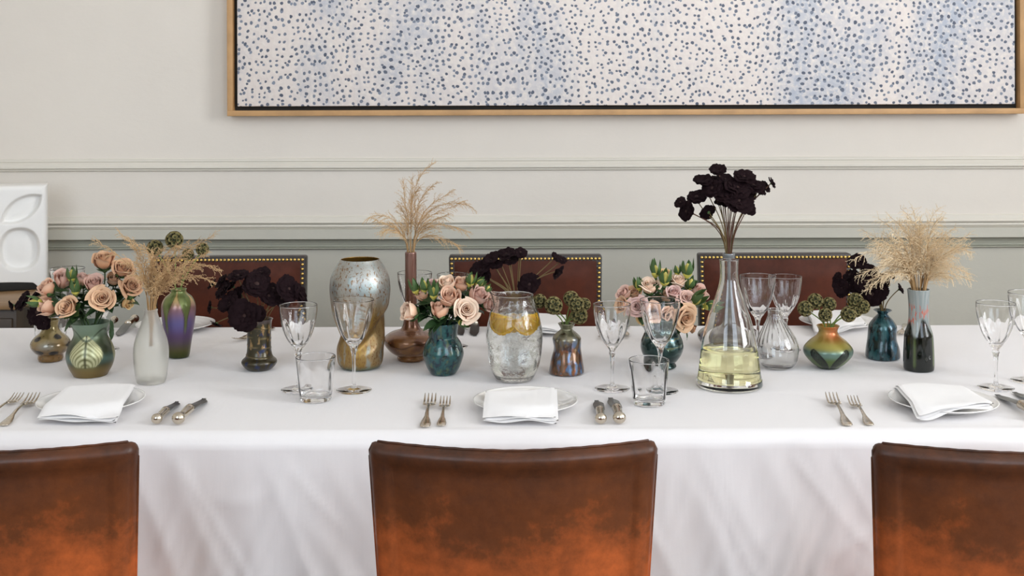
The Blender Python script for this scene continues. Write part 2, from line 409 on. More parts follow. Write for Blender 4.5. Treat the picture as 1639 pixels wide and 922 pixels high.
# ------------------------------------------------------------------ sideboard and carved white sculpture
sb = thing('sideboard', 'dark wooden sideboard against the wall under the white carved sculpture', 'sideboard', (-1.95, 3.72, 0))
ztop = 0.752
rbox('sideboard_top', -0.46, 0.452, -0.21, 0.25, ztop - 0.022, ztop, M['wood_top'], sb, 0.004)
rbox('body', -0.44, 0.435, -0.19, 0.24, 0.12, ztop - 0.022, M['wood_dark'], sb, 0.003)
for x in (-0.22, 0.22): rbox('door', x - 0.205, x + 0.205, -0.202, -0.1895, 0.15, ztop - 0.05, M['wood_dark'], sb, 0.003)
for x in (-0.40, 0.40):
    for y in (-0.15, 0.2): rbox('leg', x - 0.025, x + 0.025, y - 0.025, y + 0.025, 0, 0.12, M['wood_dark'], sb, 0.003)
def sculpture():
    Y = 3.70; a = at(75, 298, Y); H = a.z - ztop; w = 0.165; X = a.x - w; dep = 0.15
    t = thing('carved_sculpture', 'white plaster slab sculpture with carved leaf and oval hollows on the sideboard', 'sculpture', (X - 0.042, Y + dep / 2 + 0.002, ztop), 0.36)
    s = F / Y
    def loc(px, py): p = at(px, py, Y); return p.x - X, p.z - ztop
    ax, az = loc(37, 337); bx, bz = loc(34, 402)
    def hollow(x, z):
        d = 0.0
        for mir in (1, -1):
            xx = x if mir == 1 else -x
            # leaf: intersection of two discs, long axis leaning up to the right
            u = (xx - ax) * math.cos(.62) + (z - az) * math.sin(.62); v = -(xx - ax) * math.sin(.62) + (z - az) * math.cos(.62)
            L, B = 0.072, 0.034; R = (L * L + B * B) / (2 * B)
            sd = max(math.hypot(u, v - (R - B)), math.hypot(u, v + (R - B))) - R
            d = max(d, sm(0.004, -0.006, sd) * 0.030 * (1 - 0.25 * sm(0, -0.03, sd)))
            e = math.hypot((xx - bx) / 0.058, (z - bz) / 0.068)
            e = (abs((xx - bx) / 0.058) ** 2.4 + abs((z - bz) / 0.068) ** 2.4) ** (1 / 2.4)
            d = max(d, sm(1.06, 0.88, e) * 0.032 * (1 - 0.2 * sm(0.9, 0.2, e)))
        return d
    nx, nz = 130, 110; V = []; Fc = []; rr = 0.016
    def arch(x): return 0.030 * sm(w - 0.012, w - 0.045, abs(x)) * (1 - 0.35 * (x / w) ** 2)
    for side in (0, 1):
        for j in range(nz + 1):
            for i in range(nx + 1):
                x = -w + 2 * w * i / nx; z0 = arch(x); z = z0 + (H - z0) * j / nz
                e = min(w - abs(x), H - z); r = rr - math.sqrt(max(0, rr * rr - max(0, rr - e) ** 2))
                y = -dep / 2 + r + hollow(x, z) if side == 0 else dep / 2 - r
                V.append((x, y, z))
    n = (nx + 1) * (nz + 1)
    for j in range(nz):
        for i in range(nx):
            a0 = j * (nx + 1) + i
            Fc.append((a0, a0 + 1, a0 + nx + 2, a0 + nx + 1)); Fc.append((n + a0, n + a0 + nx + 1, n + a0 + nx + 2, n + a0 + 1))
    ring = [i for i in range(nx + 1)] + [j * (nx + 1) + nx for j in range(1, nz + 1)] + [nz * (nx + 1) + i for i in range(nx - 1, -1, -1)] + [j * (nx + 1) for j in range(nz - 1, 0, -1)]
    for k in range(len(ring)):
        p, q = ring[k], ring[(k + 1) % len(ring)]; Fc.append((q, p, n + p, n + q))
    m = MB(); m.add(V, Fc); m.build('slab', M['plaster'], t)
    rbox('base', -w + 0.018, w - 0.018, -dep / 2 + 0.006, dep / 2 - 0.01, 0.0005, 0.034, M['black'], t, 0.004)  # added black block, its colour fills the arch with shade
sculpture()

# ------------------------------------------------------------------ table and cloth
TF, TB = 2.128, 3.145; TX = 2.05
tb = thing('dining_table', 'long dining table hidden under the white linen cloth', 'table', (0, (TF + TB) / 2, 0))
rbox('table_top', -TX + .02, TX - .02, -(TB - TF) / 2 + .012, (TB - TF) / 2 - .012, 0.715, 0.7465, M['leg_wood'], tb, 0.004)
for x in (-1.85, 1.85):
    for y in (-0.4, 0.4): rbox('leg', x - 0.04, x + 0.04, y - 0.04, y + 0.04, 0, 0.715, M['leg_wood'], tb, 0.006)
def tablecloth():
    R = 0.022; drop = 0.272
    # path across the table: front hem -> up -> over the top -> down at the back
    path = []
    for k in range(27): path.append(('f', k / 26))
    for k in range(1, 8): path.append(('fc', k / 8))
    for k in range(61): path.append(('t', k / 60))
    for k in range(1, 6): path.append(('bc', k / 6))
    for k in range(9): path.append(('b', k / 8))
    nx = 520; V = []; Fc = []
    for i in range(nx + 1):
        x = -TX + 2 * TX * i / nx
        hem = 0.009 * mnoise.noise(Vector((x * 1.7, 7, 1))) + 0.004 * math.sin(x * 3.1)
        for kind, u in path:
            if kind == 'f':
                d = 1 - u                                     # 1 at the hem
                z = TT - R - (drop - R + hem) * d
                fold = mnoise.noise(Vector((x * 5.0 + 0.6 * d, d * 0.7, 2.2))) * 0.018 + (1 - 2 * abs(mnoise.noise(Vector((x * 11 - 1.0 * d, d * 0.7, 5.1))))) * 0.008 + (1 - 2 * abs(mnoise.noise(Vector((x * 27 + 2.2 * d, d * 1.1, 7.7))))) * 0.0032
                crk = (1 - abs(mnoise.noise(Vector((x * 8 + d * 0.9, d * 0.8, 8.4)))) * 4.5) ; crk = max(0, crk) ** 2 * 0.0045
                ck2 = max(0, 1 - abs(mnoise.noise(Vector((x * 9 - d * 1.3, d * 0.7, 1.4)))) * 4.5) ** 2 * 0.0045
                crk = (crk + ck2) * (0.5 + 0.8 * mnoise.noise(Vector((x * 3, d * 2, 4))))
                y = TF - 0.006 + 0.012 * d - (fold * (0.12 + 0.88 * d ** 1.1) + crk * sm(0, .25, d)) - 0.006
            elif kind == 'fc':
                a = u * PI / 2; z = TT - R + R * math.sin(a); y = TF + R - R * math.cos(a) - 0.012 * (1 - u)
            elif kind == 't':
                y = TF + R + (TB - R - TF - R) * u; z = TT
                for yc, hgt in ((tp(CX, 597).y, .0016), (tp(CX, 626).y, .0011), (tp(CX, 560).y, .0008)):
                    z += hgt * math.exp(-((y - yc - 0.004 * mnoise.noise(Vector((x * 2, yc, 0)))) / 0.006) ** 2) * (0.6 + 0.6 * mnoise.noise(Vector((x * 3, yc * 7, 0))))
                z += 0.0012 * mnoise.noise(Vector((x * 4, y * 9, 0.5))) - 0.0012
            elif kind == 'bc':
                a = (1 - u) * PI / 2; z = TT - R + R * math.sin(a); y = TB - R + R * math.cos(a)
            else:
                z = TT - R - (drop - R) * u; y = TB + 0.002 + 0.02 * u * mnoise.noise(Vector((x * 4, u, 9)))
            V.append((x, y, z))
    K = len(path)
    for i in range(nx):
        for k in range(K - 1):
            a = i * K + k; Fc.append((a, a + K, a + K + 1, a + 1))
    m = MB(); m.add(V, Fc); o = m.build('tablecloth', M['cloth'])
    tag(o, 'white linen cloth draped over the long dining table', 'tablecloth')
tablecloth()

# ------------------------------------------------------------------ chairs
def near_chair(label, cx, yoff, rz=0.0):
    """leather chair seen from behind: curved back, seat towards the table"""
    t = thing('leather_chair', label, 'chair', (cx, 1.78 + yoff, 0), rz, 'tan leather chairs on the near side')
    ztop = 0.8295; zb = 0.50; nu, nv = 90, 44; th = 0.036
    V = []; Fc = []
    def hw(z): return 0.2245 - 0.055 * (ztop - z) * 0.95
    for side in (0, 1):
        for j in range(nv + 1):
            for i in range(nu + 1):
                u = -1 + 2 * i / nu; z = zb + (ztop - zb) * j / nv
                w = hw(z); x = u * w
                e = min(w - abs(x), ztop - z)
                rd = 0.015; r = rd - math.sqrt(max(0, rd * rd - max(0, rd - e) ** 2))
                bow = -0.045 * (1 - u * u)                        # middle bows out towards the viewer
                lean = 0.10 * (ztop - z)
                inset = 0.0045 * sm(0.026, 0.036, e) - 0.0022 * sm(0.036, 0.09, e)
                rag = 0.0007 * mnoise.noise(Vector((x * 60, z * 60, cx * 5)))
                y = bow + lean + (0 + r + inset if side == 0 else th - r) + rag
                zz = z - 0.004 * (1 - abs(u)) * sm(0.03, 0, ztop - z)
                ex = w - abs(x); rc = 0.013
                if ex < rc: zz -= (rc - math.sqrt(max(0, rc * rc - (rc - ex) ** 2))) * sm(0.05, 0.0, ztop - z)
                V.append((x, y, zz))
    n = (nu + 1) * (nv + 1)
    for j in range(nv):
        for i in range(nu):
            a = j * (nu + 1) + i
            Fc.append((a, a + 1, a + nu + 2, a + nu + 1)); Fc.append((n + a, n + a + nu + 1, n + a + nu + 2, n + a + 1))
    ring = [i for i in range(nu + 1)] + [j * (nu + 1) + nu for j in range(1, nv + 1)] + [nv * (nu + 1) + i for i in range(nu - 1, -1, -1)] + [j * (nu + 1) for j in range(nv - 1, 0, -1)]
    for k in range(len(ring)):
        p, q = ring[k], ring[(k + 1) % len(ring)]; Fc.append((q, p, n + p, n + q))
    m = MB(); m.add(V, Fc); b = m.build('backrest', M['leather'], t)
    # stitched welt along the top edge and down the two sides
    m = MB(); pts = []
    for k in range(16): pts.append(Vector((-hw(zb + (ztop - zb) * k / 16), 0.10 * (ztop - zb) * (1 - k / 16) + th * .5, zb + (ztop - zb - 0.004) * k / 16)))
    for k in range(1, 30):
        u = -1 + 2 * k / 30; pts.append(Vector((u * 0.2235, -0.045 * (1 - u * u) + th * 0.5, ztop + 0.0007 - 0.004 * (1 - abs(u)) + 0.0006 * (k % 2))))
    for k in range(15, -1, -1): pts.append(Vector((hw(zb + (ztop - zb) * k / 16), 0.10 * (ztop - zb) * (1 - k / 16) + th * .5, zb + (ztop - zb - 0.004) * k / 16)))
    m.tube(pts, 0.0022, 6); m.build('seam', M['leather'], b)
    rbox('seat', -0.215, 0.215, 0.045, 0.475, 0.405, 0.45, M['leather'], t, 0.014, 3)
    for x in (-0.185, 0.185):
        m = MB(); m.tube([(x, 0.06, zb + 0.02), (x, 0.075, 0.40), (x, 0.03, 0.0)], [0.018, 0.018, 0.014], 8); m.build('leg', M['leg_wood'], t)
        m = MB(); m.tube([(x, 0.45, 0.41), (x, 0.45, 0.0)], [0.018, 0.013], 8); m.build('leg', M['leg_wood'], t)
    return t
near_chair('tan leather chair back, nearest the middle place setting', 0.0, 0.0)
near_chair('tan leather chair back cut off by the frame beside the plate with the slanted napkin', at(215, 709, 1.78).x - 0.2245, 0.0, 0.01)
near_chair('tan leather chair back with darker stains, below the place setting beside the black bottle vase', at(1402, 716, 1.76).x + 0.2245, -0.02, -0.012)

def nail_mesh():
    V = [(0, -0.003, 0)]; Fc = []
    for rr, yy in ((0.0028, -0.0026), (0.0046, -0.0008), (0.0047, 0.0006)):
        for k in range(8): V.append((rr * math.cos(k * PI / 4), yy, rr * math.sin(k * PI / 4)))
    for k in range(8):
        k2 = (k + 1) % 8; Fc.append((0, 1 + k, 1 + k2))
        for r in (0, 1): Fc.append((1 + r * 8 + k, 9 + r * 8 + k, 9 + r * 8 + k2, 1 + r * 8 + k2))
    me = bpy.data.meshes.new('brass_nail'); me.from_pydata(V, [], Fc); me.materials.append(M['brass'])
    me.polygons.foreach_set('use_smooth', [True] * len(me.polygons)); return me
NAIL = nail_mesh()
def far_chair(label, cxpx, ypx, Y=3.32, rz=0.0):
    p = at(cxpx, ypx, Y); ztop = p.z
    t = thing('studded_chair', label, 'chair', (p.x, Y, 0), rz, 'brass-studded leather chairs on the far side')
    w = 0.2205; zb = 0.52
    rbox('back_frame', -w, w, 0.0, 0.045, zb, ztop, M['leather_edge'], t, 0.006, 2, 0.03)
    # puffed leather panel
    nu, nvv = 36, 30; V = []; Fc = []; pw = w - 0.008; pz0, pz1 = zb + 0.008, ztop - 0.008
    for j in range(nvv + 1):
        for i in range(nu + 1):
            u = -1 + 2 * i / nu; v = j / nvv; x = u * pw * (1 - 0.03 * (1 - v)); z = pz0 + (pz1 - pz0) * v
            e = min(pw - abs(u * pw), pz1 - z, z - pz0)
            y = -0.0015 - 0.009 * sm(0.010, 0.055, e) - 0.0012 * mnoise.noise(Vector((x * 14, z * 14, cxpx)))
            if e < 1e-6: y = 0.002
            V.append((x, y, z))
    for j in range(nvv):
        for i in range(nu):
            a = j * (nu + 1) + i; Fc.append((a, a + 1, a + nu + 2, a + nu + 1))
    m = MB(); m.add(V, Fc); m.build('leather_panel', M['leather_dark'], t)
    n = 38; inx = w - 0.0085
    spots = [(-inx + 2 * inx * k / n, ztop - 0.0095) for k in range(n + 1)]
    k = 1
    while ztop - 0.0095 - k * 0.0135 > zb + 0.02:
        z = ztop - 0.0095 - k * 0.0135; f = 1 - 0.03 * (ztop - z) / (ztop - zb)
        spots += [(-inx * f, z), (inx * f, z)]; k += 1
    for x, z in spots: put('brass_nail', NAIL, t, (x, -0.0018, z))
    rbox('seat', -0.22, 0.22, -0.42, 0.02, 0.40, 0.455, M['leather_dark'], t, 0.016, 3)
    for x in (-0.19, 0.19):
        m = MB(); m.tube([(x, 0.022, zb + 0.03), (x, 0.02, 0.42), (x, 0.05, 0.0)], [0.02, 0.02, 0.016], 8); m.build('leg', M['leg_wood'], t)
        m = MB(); m.tube([(x, -0.39, 0.41), (x, -0.39, 0.0)], [0.02, 0.015], 8); m.build('leg', M['leg_wood'], t)
far_chair('brass-studded brown leather chair behind the small dark bronze vase', 366, 411, 3.32, 0.012)
far_chair('brass-studded brown leather chair behind the lemon jug', 841, 409, 3.32)
far_chair('brass-studded brown leather chair behind the wine carafe', 1241, 406.5, 3.33)

# ------------------------------------------------------------------ plates, napkins, cutlery
def plate_mesh():
    prof = catmull([(0.055, 0.0), (0.060, 0.0035), (0.075, 0.0065), (0.095, 0.0125), (0.1035, 0.0165)], 14)
    pr = [(0, 0.002, 0), (0.05, 0.002, 0), (0.0505, 0.0, 0)] + [(r, z, 0) for r, z in prof] + [(0.1035, 0.0178, 0), (0.1022, 0.0178, 0)]
    inn = catmull([(0.1015, 0.0172), (0.094, 0.0148), (0.076, 0.0092), (0.066, 0.0062), (0.05, 0.0048), (0.02, 0.0044)], 18)
    def mod(ph, r, z, sd):
        return (r * math.sin(ph), -r * math.cos(ph), z)
    return lathe(pr + [(r, z + (0.0004 if (k % 4) < 2 and r > .07 else 0), 1) for k, (r, z) in enumerate(inn)] + [(0, 0.0044, 1)], 72, mod)
PLATE = None
def plate(px, py, label):
    global PLATE
    p = tp(px, py)
    if PLATE is None: o = plate_mesh().build('side_plate', M['porcelain']); PLATE = o.data
    else: o = put('side_plate', PLATE)
    o.location = p; tag(o, label, 'plate', 'white side plates'); return p
def napkin(label, corners, hgt=0.0175, seed=1, sag=0.012):
    """corners: back-left, back-right, front-right, front-left in metres about the plate centre"""
    BL, BR, FR, FL = [Vector(c) for c in corners]
    m = MB(); nx, ny = 26, 22; th = 0.0030; layers = 3
    cen = (BL + BR + FR + FL) / 4
    for l in range(layers):
        V = []; Fc = []; off = Vector((0.003 * math.sin(seed * 3 + l * 2.1), -0.0022 * (layers - 1 - l), 0))
        for side in (0, 1):
            for j in range(ny + 1):
                for i in range(nx + 1):
                    u, v = i / nx, j / ny
                    p = (FL * (1 - u) + FR * u) * (1 - v) + (BL * (1 - u) + BR * u) * v + off
                    r = math.hypot(p.x, p.y)
                    z = hgt - 0.0015 * sm(0.09, 0.02, r) - sag * sm(0.088, 0.135, r)
                    z += 0.0022 * mnoise.noise(Vector((u * 2.3 + seed * 5, v * 2.1, 0))) + l * (th + 0.0006)
                    z += 0.0018 * (1 - sm(0, 0.12, v)) * math.sin(u * 9 + l * 1.7 + seed)
                    e = min(u, 1 - u, v, 1 - v); rd = th / 2
                    lift = 0.0012 * math.exp(-((u - 0.68) / 0.012) ** 2) if l == layers - 1 else 0
                    k = math.sqrt(max(0, 1 - max(0, 1 - e / 0.03) ** 2))
                    z += (rd * k + lift if side == 0 else -rd * k)
                    z = max(z, 0.0008 + l * th if side else 0.0012 + l * th + th * k)
                    V.append((p.x, p.y, z))
        n = (nx + 1) * (ny + 1)
        for j in range(ny):
            for i in range(nx):
                a = j * (nx + 1) + i
                Fc.append((a, a + 1, a + nx + 2, a + nx + 1)); Fc.append((n + a, n + a + nx + 1, n + a + nx + 2, n + a + 1))
        ring = [i for i in range(nx + 1)] + [j * (nx + 1) + nx for j in range(1, ny + 1)] + [ny * (nx + 1) + i for i in range(nx - 1, -1, -1)] + [j * (nx + 1) for j in range(ny - 1, 0, -1)]
        for k in range(len(ring)):
            p, q = ring[k], ring[(k + 1) % len(ring)]; Fc.append((q, p, n + p, n + q))
        m.add(V, Fc)
    o = m.build('folded_napkin', M['napkin']); tag(o, label, 'napkin', 'folded white linen napkins'); return o
def place(px, py, plabel, nlabel, corners_px, seed, hz=0.02):
    p = plate(px, py, plabel)
    if corners_px:
        cs = []
        for q in corners_px:
            g = tp(q[0], q[1], TT + hz); cs.append((g.x - p.x, g.y - p.y, 0))
        napkin(nlabel, cs, 0.0185, seed).location = p
place(146, 652, 'white plate under the slanted napkin beside the frosted bottle', 'folded white napkin slanting across the plate near the feathered green vase', [(108, 620), (217, 617), (186, 664), (62, 661)], 1)
place(841, 652.5, 'white plate under the squared napkin below the lemon jug', 'squarely folded white napkin on the plate below the lemon jug', [(779, 631), (889, 625), (891, 664), (774, 662)], 2)
place(1509, 652, 'white plate under the turned napkin below the black bottle vase', 'folded white napkin turned on the plate below the black bottle vase', [(1428, 613), (1538, 622), (1590, 650), (1470, 660)], 3)
place(281, 527, 'far white plate behind the purple iridescent vase', None, None, 4)
place(846, 527, 'far white plate behind the lemon jug', 'folded white napkin standing out between the lemon jug and the pinched vase', [(806, 501), (905, 500), (906, 526), (800, 528)], 5)
place(1342, 522, 'far white plate behind the squat gold and green vase', 'folded white napkin on the far plate behind the seed pods', [(1292, 500), (1368, 499), (1386, 520), (1306, 527)], 6)

def estrip(m, pts):
    """elliptical strip: (x,y,z,half width,half thickness)"""
    V = []; Fc = []; n = 8
    for (x, y, z, hw, ht) in pts:
        for k in range(n):
            a = 2 * PI * k / n; V.append((x + hw * math.cos(a), y, z + ht * math.sin(a)))
    for i in range(len(pts) - 1):
        for k in range(n):
            k2 = (k + 1) % n; Fc.append((i * n + k, (i + 1) * n + k, (i + 1) * n + k2, i * n + k2))
    Fc.append(tuple(range(n))); Fc.append(tuple(reversed([(len(pts) - 1) * n + k for k in range(n)])))
    m.add(V, Fc)
def make_fork(label, group):
    t = thing('fork', label, 'fork', group=group)
    m = MB()
    estrip(m, [(0, 0.0, 0.0022, .0040, .0012), (0, .003, .0024, .0098, .0016), (0, .02, .0026, .0105, .0017), (0, .04, .0040, .0078, .0018), (0, .055, .0062, .0047, .0019), (0, .085, .0092, .0034, .0021), (0, .115, .0098, .0031, .0022), (0, .128, .0088, .0036, .0022)])
    m.build('handle', M['silver'], t)
    m = MB()
    estrip(m, [(0, .126, .0090, .0036, .0020), (0, .133, .0076, .0075, .0018), (0, .140, .0060, .0118, .0015), (0, .150, .0042, .0130, .0013), (0, .158, .0036, .0128, .0012)])
    m.build('shoulder', M['silver'], t)
    for k in range(4):
        x = -0.0108 + 0.0072 * k; m = MB()
        estrip(m, [(x, .156, .0037, .0021, .0012), (x, .172, .0042, .0019, .0012), (x, .188, .0074, .0016, .0010), (x, .200, .0118, .0011, .0009), (x, .204, .0136, .0005, .0005)])
        m.build('tine', M['silver'], t)
    return t
def make_knife(label, group):
    t = thing('knife', label, 'knife', group=group)
    prof = [(0.0, 0.0), (0.006, 0.001), (0.0115, 0.006), (0.0122, 0.012), (0.0100, 0.019), (0.0078, 0.025), (0.0074, 0.032), (0.0084, 0.048), (0.0092, 0.066), (0.0088, 0.074), (0.0096, 0.076), (0.0096, 0.081), (0.0060, 0.083), (0.0, 0.084)]
    lm = lathe([(r, z, 0) for r, z in [prof[0]] + catmull(prof[1:9], 24) + prof[9:]], 20)
    lm.v = [(x, z, 0.0118 + y * 0.92) for x, y, z in lm.v]; lm.f = [tuple(reversed(f)) for f in lm.f]
    lm.build('handle', M['silver'], t)
    m = MB(); V = []; Fc = []; out = []
    for k in range(13):
        u = k / 12; y = 0.080 + 0.112 * u
        lo = -0.0110 - 0.003 * math.sin(u * PI); hi = 0.0105
        if u > 0.72: q = (u - 0.72) / 0.28; lo = lo * (1 - q * 0.25); hi = 0.0105 - 0.020 * q * q
        z = 0.0118 - 0.0098 * sm(0, 0.9, u)
        out.append((lo, hi, y, z))
    for lo, hi, y, z in out: V += [(lo, y, z), (0, y, z + 0.0010), (hi, y, z + 0.0008), (hi, y, z - 0.0008), (0, y, z - 0.0010)]
    for i in range(12):
        for k in range(5):
            k2 = (k + 1) % 5; Fc.append((i * 5 + k, (i + 1) * 5 + k, (i + 1) * 5 + k2, i * 5 + k2))
    Fc.append((0, 1, 2, 3, 4)); Fc.append((64, 63, 62, 61, 60)); m.add(V, Fc); m.build('blade', M['steel'], t, smooth=False)
    return t
def lay(o, end, tip):
    a = tp(*end); b = tp(*tip); d = b - a; o.location = (a.x, a.y, TT + 0.0004); o.rotation_euler = (0, 0, math.atan2(-d.x, d.y))
def cutlery(maker, rows, group):
    base = None
    for end, tip, label, sc in rows:
        if base is None: base = maker(label, group); o = base
        else: o = copy_thing(base, label, (0, 0, 0))
        lay(o, end, tip); o.scale = (sc,) * 3
cutlery(make_fork, [
    ((5, 683), (54, 640), 'larger silver fork beside the slanted napkin', 1.0),
    ((-26, 676), (17, 647), 'small silver fork cut off by the frame beside the slanted napkin', 0.88),
    ((680, 685), (689, 641), 'larger silver fork below the teal rose vase', 1.0),
    ((706, 683), (713, 645), 'smaller silver fork just beside the squared napkin', 0.88),
    ((1357, 683), (1329, 637), 'larger silver fork below the squat gold and green vase', 1.0),
    ((1392, 682), (1365, 644), 'smaller silver fork just beside the turned napkin', 0.88),
    ((437, 526), (384, 546), 'silver fork lying behind the small dark bronze vase', 0.95),
    ((974, 524), (963, 545), 'silver fork behind the slim wine glass near the rose bowl', 0.85),
    ((1003, 522), (1000, 541), 'silver fork half hidden between the wine glasses by the rose bowl', 0.85),
    ((1450, 520), (1440, 541), 'silver fork between the teal bottle and the black bottle vase', 0.9),
], 'silver forks')
cutlery(make_knife, [
    ((249, 681), (285, 646), 'smaller knife of the pair beside the slanted napkin', 0.86),
    ((283, 682), (327, 643), 'larger knife of the pair beside the slanted napkin', 1.0),
    ((962, 681), (958, 642), 'smaller knife with blunt blade beside the squared napkin', 0.9),
    ((992, 681), (981, 640), 'larger knife with round silver pommel below the tumbler', 1.0),
    ((1662, 675), (1609, 640), 'dark-bladed knife pointing in from the frame edge beside the turned napkin', 1.0),
    ((1690, 668), (1634, 634), 'dark blade tip just showing at the frame edge below the wine glass', 0.95),
    ((217, 516), (172, 549), 'far knife slanting between the green vase and the frosted bottle', 1.0),
    ((184, 517), (150, 545), 'far knife with only its handle end showing behind the green vase', 0.9),
    ((762, 516), (754, 552), 'far knife lying between the teal rose vase and the lemon jug', 1.0),
    ((734, 517), (738, 547), 'far knife half hidden behind the teal rose vase', 0.9),
], 'silver-handled knives')

# ------------------------------------------------------------------ vases
def vessel(name, label, cat, px, yb, prof, colf=None, mat=None, t=0.0022, base_t=0.006, seg=72, mod=None, group=None, n=56, part='body'):
    p = tp(px, yb); s = F / p.y
    outer = [(h / s, (yb - y) / s) for h, y in prof]
    z0 = outer[0][1]; outer = [(r, max(0, z - z0)) for r, z in outer]
    H = outer[-1][1]
    pr = shell(outer, t, base_t, n)
    cf = (lambda ph, r, z, sd: colf(ph, z / H, sd)) if colf else None
    md = (lambda ph, r, z, sd: mod(ph, r, z, sd, H, s)) if mod else None
    lm = lathe(pr, seg, md, cf)
    o = lm.build(name, mat); o.location = (p.x, p.y, TT + 0.0006)
    tag(o, label, cat, group)
    o_info = dict(o=o, p=Vector((p.x, p.y, TT)), H=H, s=s, outer=outer, top=outer[-1][0], loc=Vector((p.x, p.y, TT)))
    mr = min(r for r, z in outer[len(outer) // 2:]); o_info['neck'] = mr
    return o_info
def fb(*v): return mnoise.fractal(Vector(v), 1.0, 2.0, 4)
VG = 'art glass flower vases'
# amber vase with dark blotches
def c_amber(ph, h, sd):
    b = mix3(srgb(122, 92, 48), srgb(150, 132, 86), sm(0.2, 0.75, h) + 0.3 * fb(ph * 2, h * 5, 1))
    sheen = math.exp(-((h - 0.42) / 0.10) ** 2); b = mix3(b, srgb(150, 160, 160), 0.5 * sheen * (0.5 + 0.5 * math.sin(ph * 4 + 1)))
    web = abs(math.sin(ph * 2.5 + 2 * fb(ph, h * 3, 4) + h * 6)); b = mix3(b, srgb(54, 40, 22), sm(0.10, 0.03, web))
    for (a, z) in ((-.55, .58), (.9, .62), (-.3, .26), (.55, .24), (-1.2, .3), (1.5, .4), (2.4, .5), (-2.2, .6)):
        d = math.hypot(wrapa(ph - a) / 0.34, (z - h) / 0.062); b = mix3(b, srgb(22, 18, 12), sm(1.0, 0.75, d))
    return b
V1 = vessel('vase', 'small amber glass vase with dark blotches, holding dark flowers', 'vase', 81, 577, [(18, 578), (19.5, 574), (19.5, 568), (24, 564), (30, 556), (30.3, 549), (25, 541), (16, 533), (12, 525), (12.3, 518), (14, 513)], c_amber, vasemat('amber_iridescent_glass', 0.25, 0.35), group=VG)
# green pulled-feather vase
def c_feather(ph, h, sd):
    a = wrapa(ph * 3.0) / 3.0 if False else wrapa(ph)
    seg = wrapa(3 * (ph - 0.12)) / 3
    b = mix3(srgb(92, 104, 76), srgb(118, 138, 118), sm(0.6, 0.95, h))
    b = mix3(b, srgb(58, 66, 46), sm(0.25, 0.8, abs(seg)) * sm(0.8, 0.55, h))
    b = mix3(b, srgb(128, 106, 58), sm(0.33, 0.10, h) * 0.9)
    b = mix3(b, srgb(96, 128, 122), 0.5 * sm(0.22, 0.36, h) * sm(0.5, 0.38, h) * sm(.25, .5, abs(seg)))
    y = (h - 0.20) / 0.60
    if 0 < y < 1:
        w = 0.80 * math.sin(PI * min(1, (y * 0.86 + 0.14))) ** 0.75
        q = abs(seg) / max(w, .02)
        if q < 1:
            st = 0.5 + 0.5 * math.sin((y * 9 + q * q * 6.0) * 4.2)
            f = mix3(srgb(142, 142, 100), srgb(200, 200, 160), st)
            f = mix3(f, srgb(104, 104, 66), sm(0.55, 0.95, st) * 0 + (0.6 if st < 0.12 else 0))
            b = mix3(b, f, sm(1.0, 0.86, q) * sm(0, .08, y)); b = mix3(b, srgb(70, 70, 42), sm(0.07, 0.02, abs(seg)))
    ch = abs(h - (0.80 - 0.10 * math.cos(3 * (ph - .12))))
    b = mix3(b, srgb(64, 74, 56), sm(0.03, 0.012, ch) * 0.8)
    return b
V2 = vessel('vase', 'green pulled-feather glass vase full of peach roses', 'vase', 145, 600, [(26, 602), (27.5, 599), (33, 589), (37, 576), (37.2, 566), (33, 553), (27, 542), (25.5, 535), (27, 527), (30.5, 518)], c_feather, vasemat('green_feather_lustre', 0.36, 0.55, coat=.3), seg=160, n=110, group=VG)
V3 = vessel('bottle_vase', 'frosted pale glass bottle vase with dried grass beside the green rose vase', 'vase', 242, 612, [(21, 613), (23, 609), (26, 590), (27.5, 565), (25, 545), (18, 525), (12.5, 510), (10.3, 502), (10.5, 497)], None, M['frosted'], t=0.0028, base_t=0.008, group=VG)
def c_purple(ph, h, sd):
    body = mix3(srgb(86, 84, 34), srgb(96, 72, 110), sm(0.06, 0.36, h)); body = mix3(body, srgb(112, 106, 166), sm(0.3, 0.55, h) * (0.5 + 0.5 * math.cos(ph * 2 - .4)))
    body = mix3(body, srgb(160, 120, 120), sm(0.5, 0.8, h)); body = mix3(body, srgb(196, 170, 110), sm(0.72, 0.9, h))
    seg = wrapa(5 * (ph - 0.1)) / 5
    gap = abs(abs(seg) - 0.0); w = 0.50 * sm(1.02, 0.55, h) + 0.04
    g = mix3(srgb(128, 138, 82), srgb(96, 112, 60), fb(ph * 3, h * 4, 2) * .5 + .5)
    out = mix3(body, g, sm(w - 0.03, w + 0.05, abs(seg)) * sm(0.32, 0.5, h))
    out = mix3(out, srgb(84, 70, 44), math.exp(-((abs(seg) - w) / 0.03) ** 2) * sm(0.3, .5, h) * .8)
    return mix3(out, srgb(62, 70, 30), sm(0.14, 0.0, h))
V4 = vessel('vase', 'purple and gold iridescent vase holding seed pods behind the frosted bottle', 'vase', 286, 571, [(15, 573), (17, 570), (20, 550), (24.5, 522), (27, 500), (26, 488), (21, 478), (14, 472), (12, 468), (13, 465)], c_purple, vasemat('purple_gold_lustre', 0.32, 0.6, coat=.3), seg=120, n=80, group=VG)
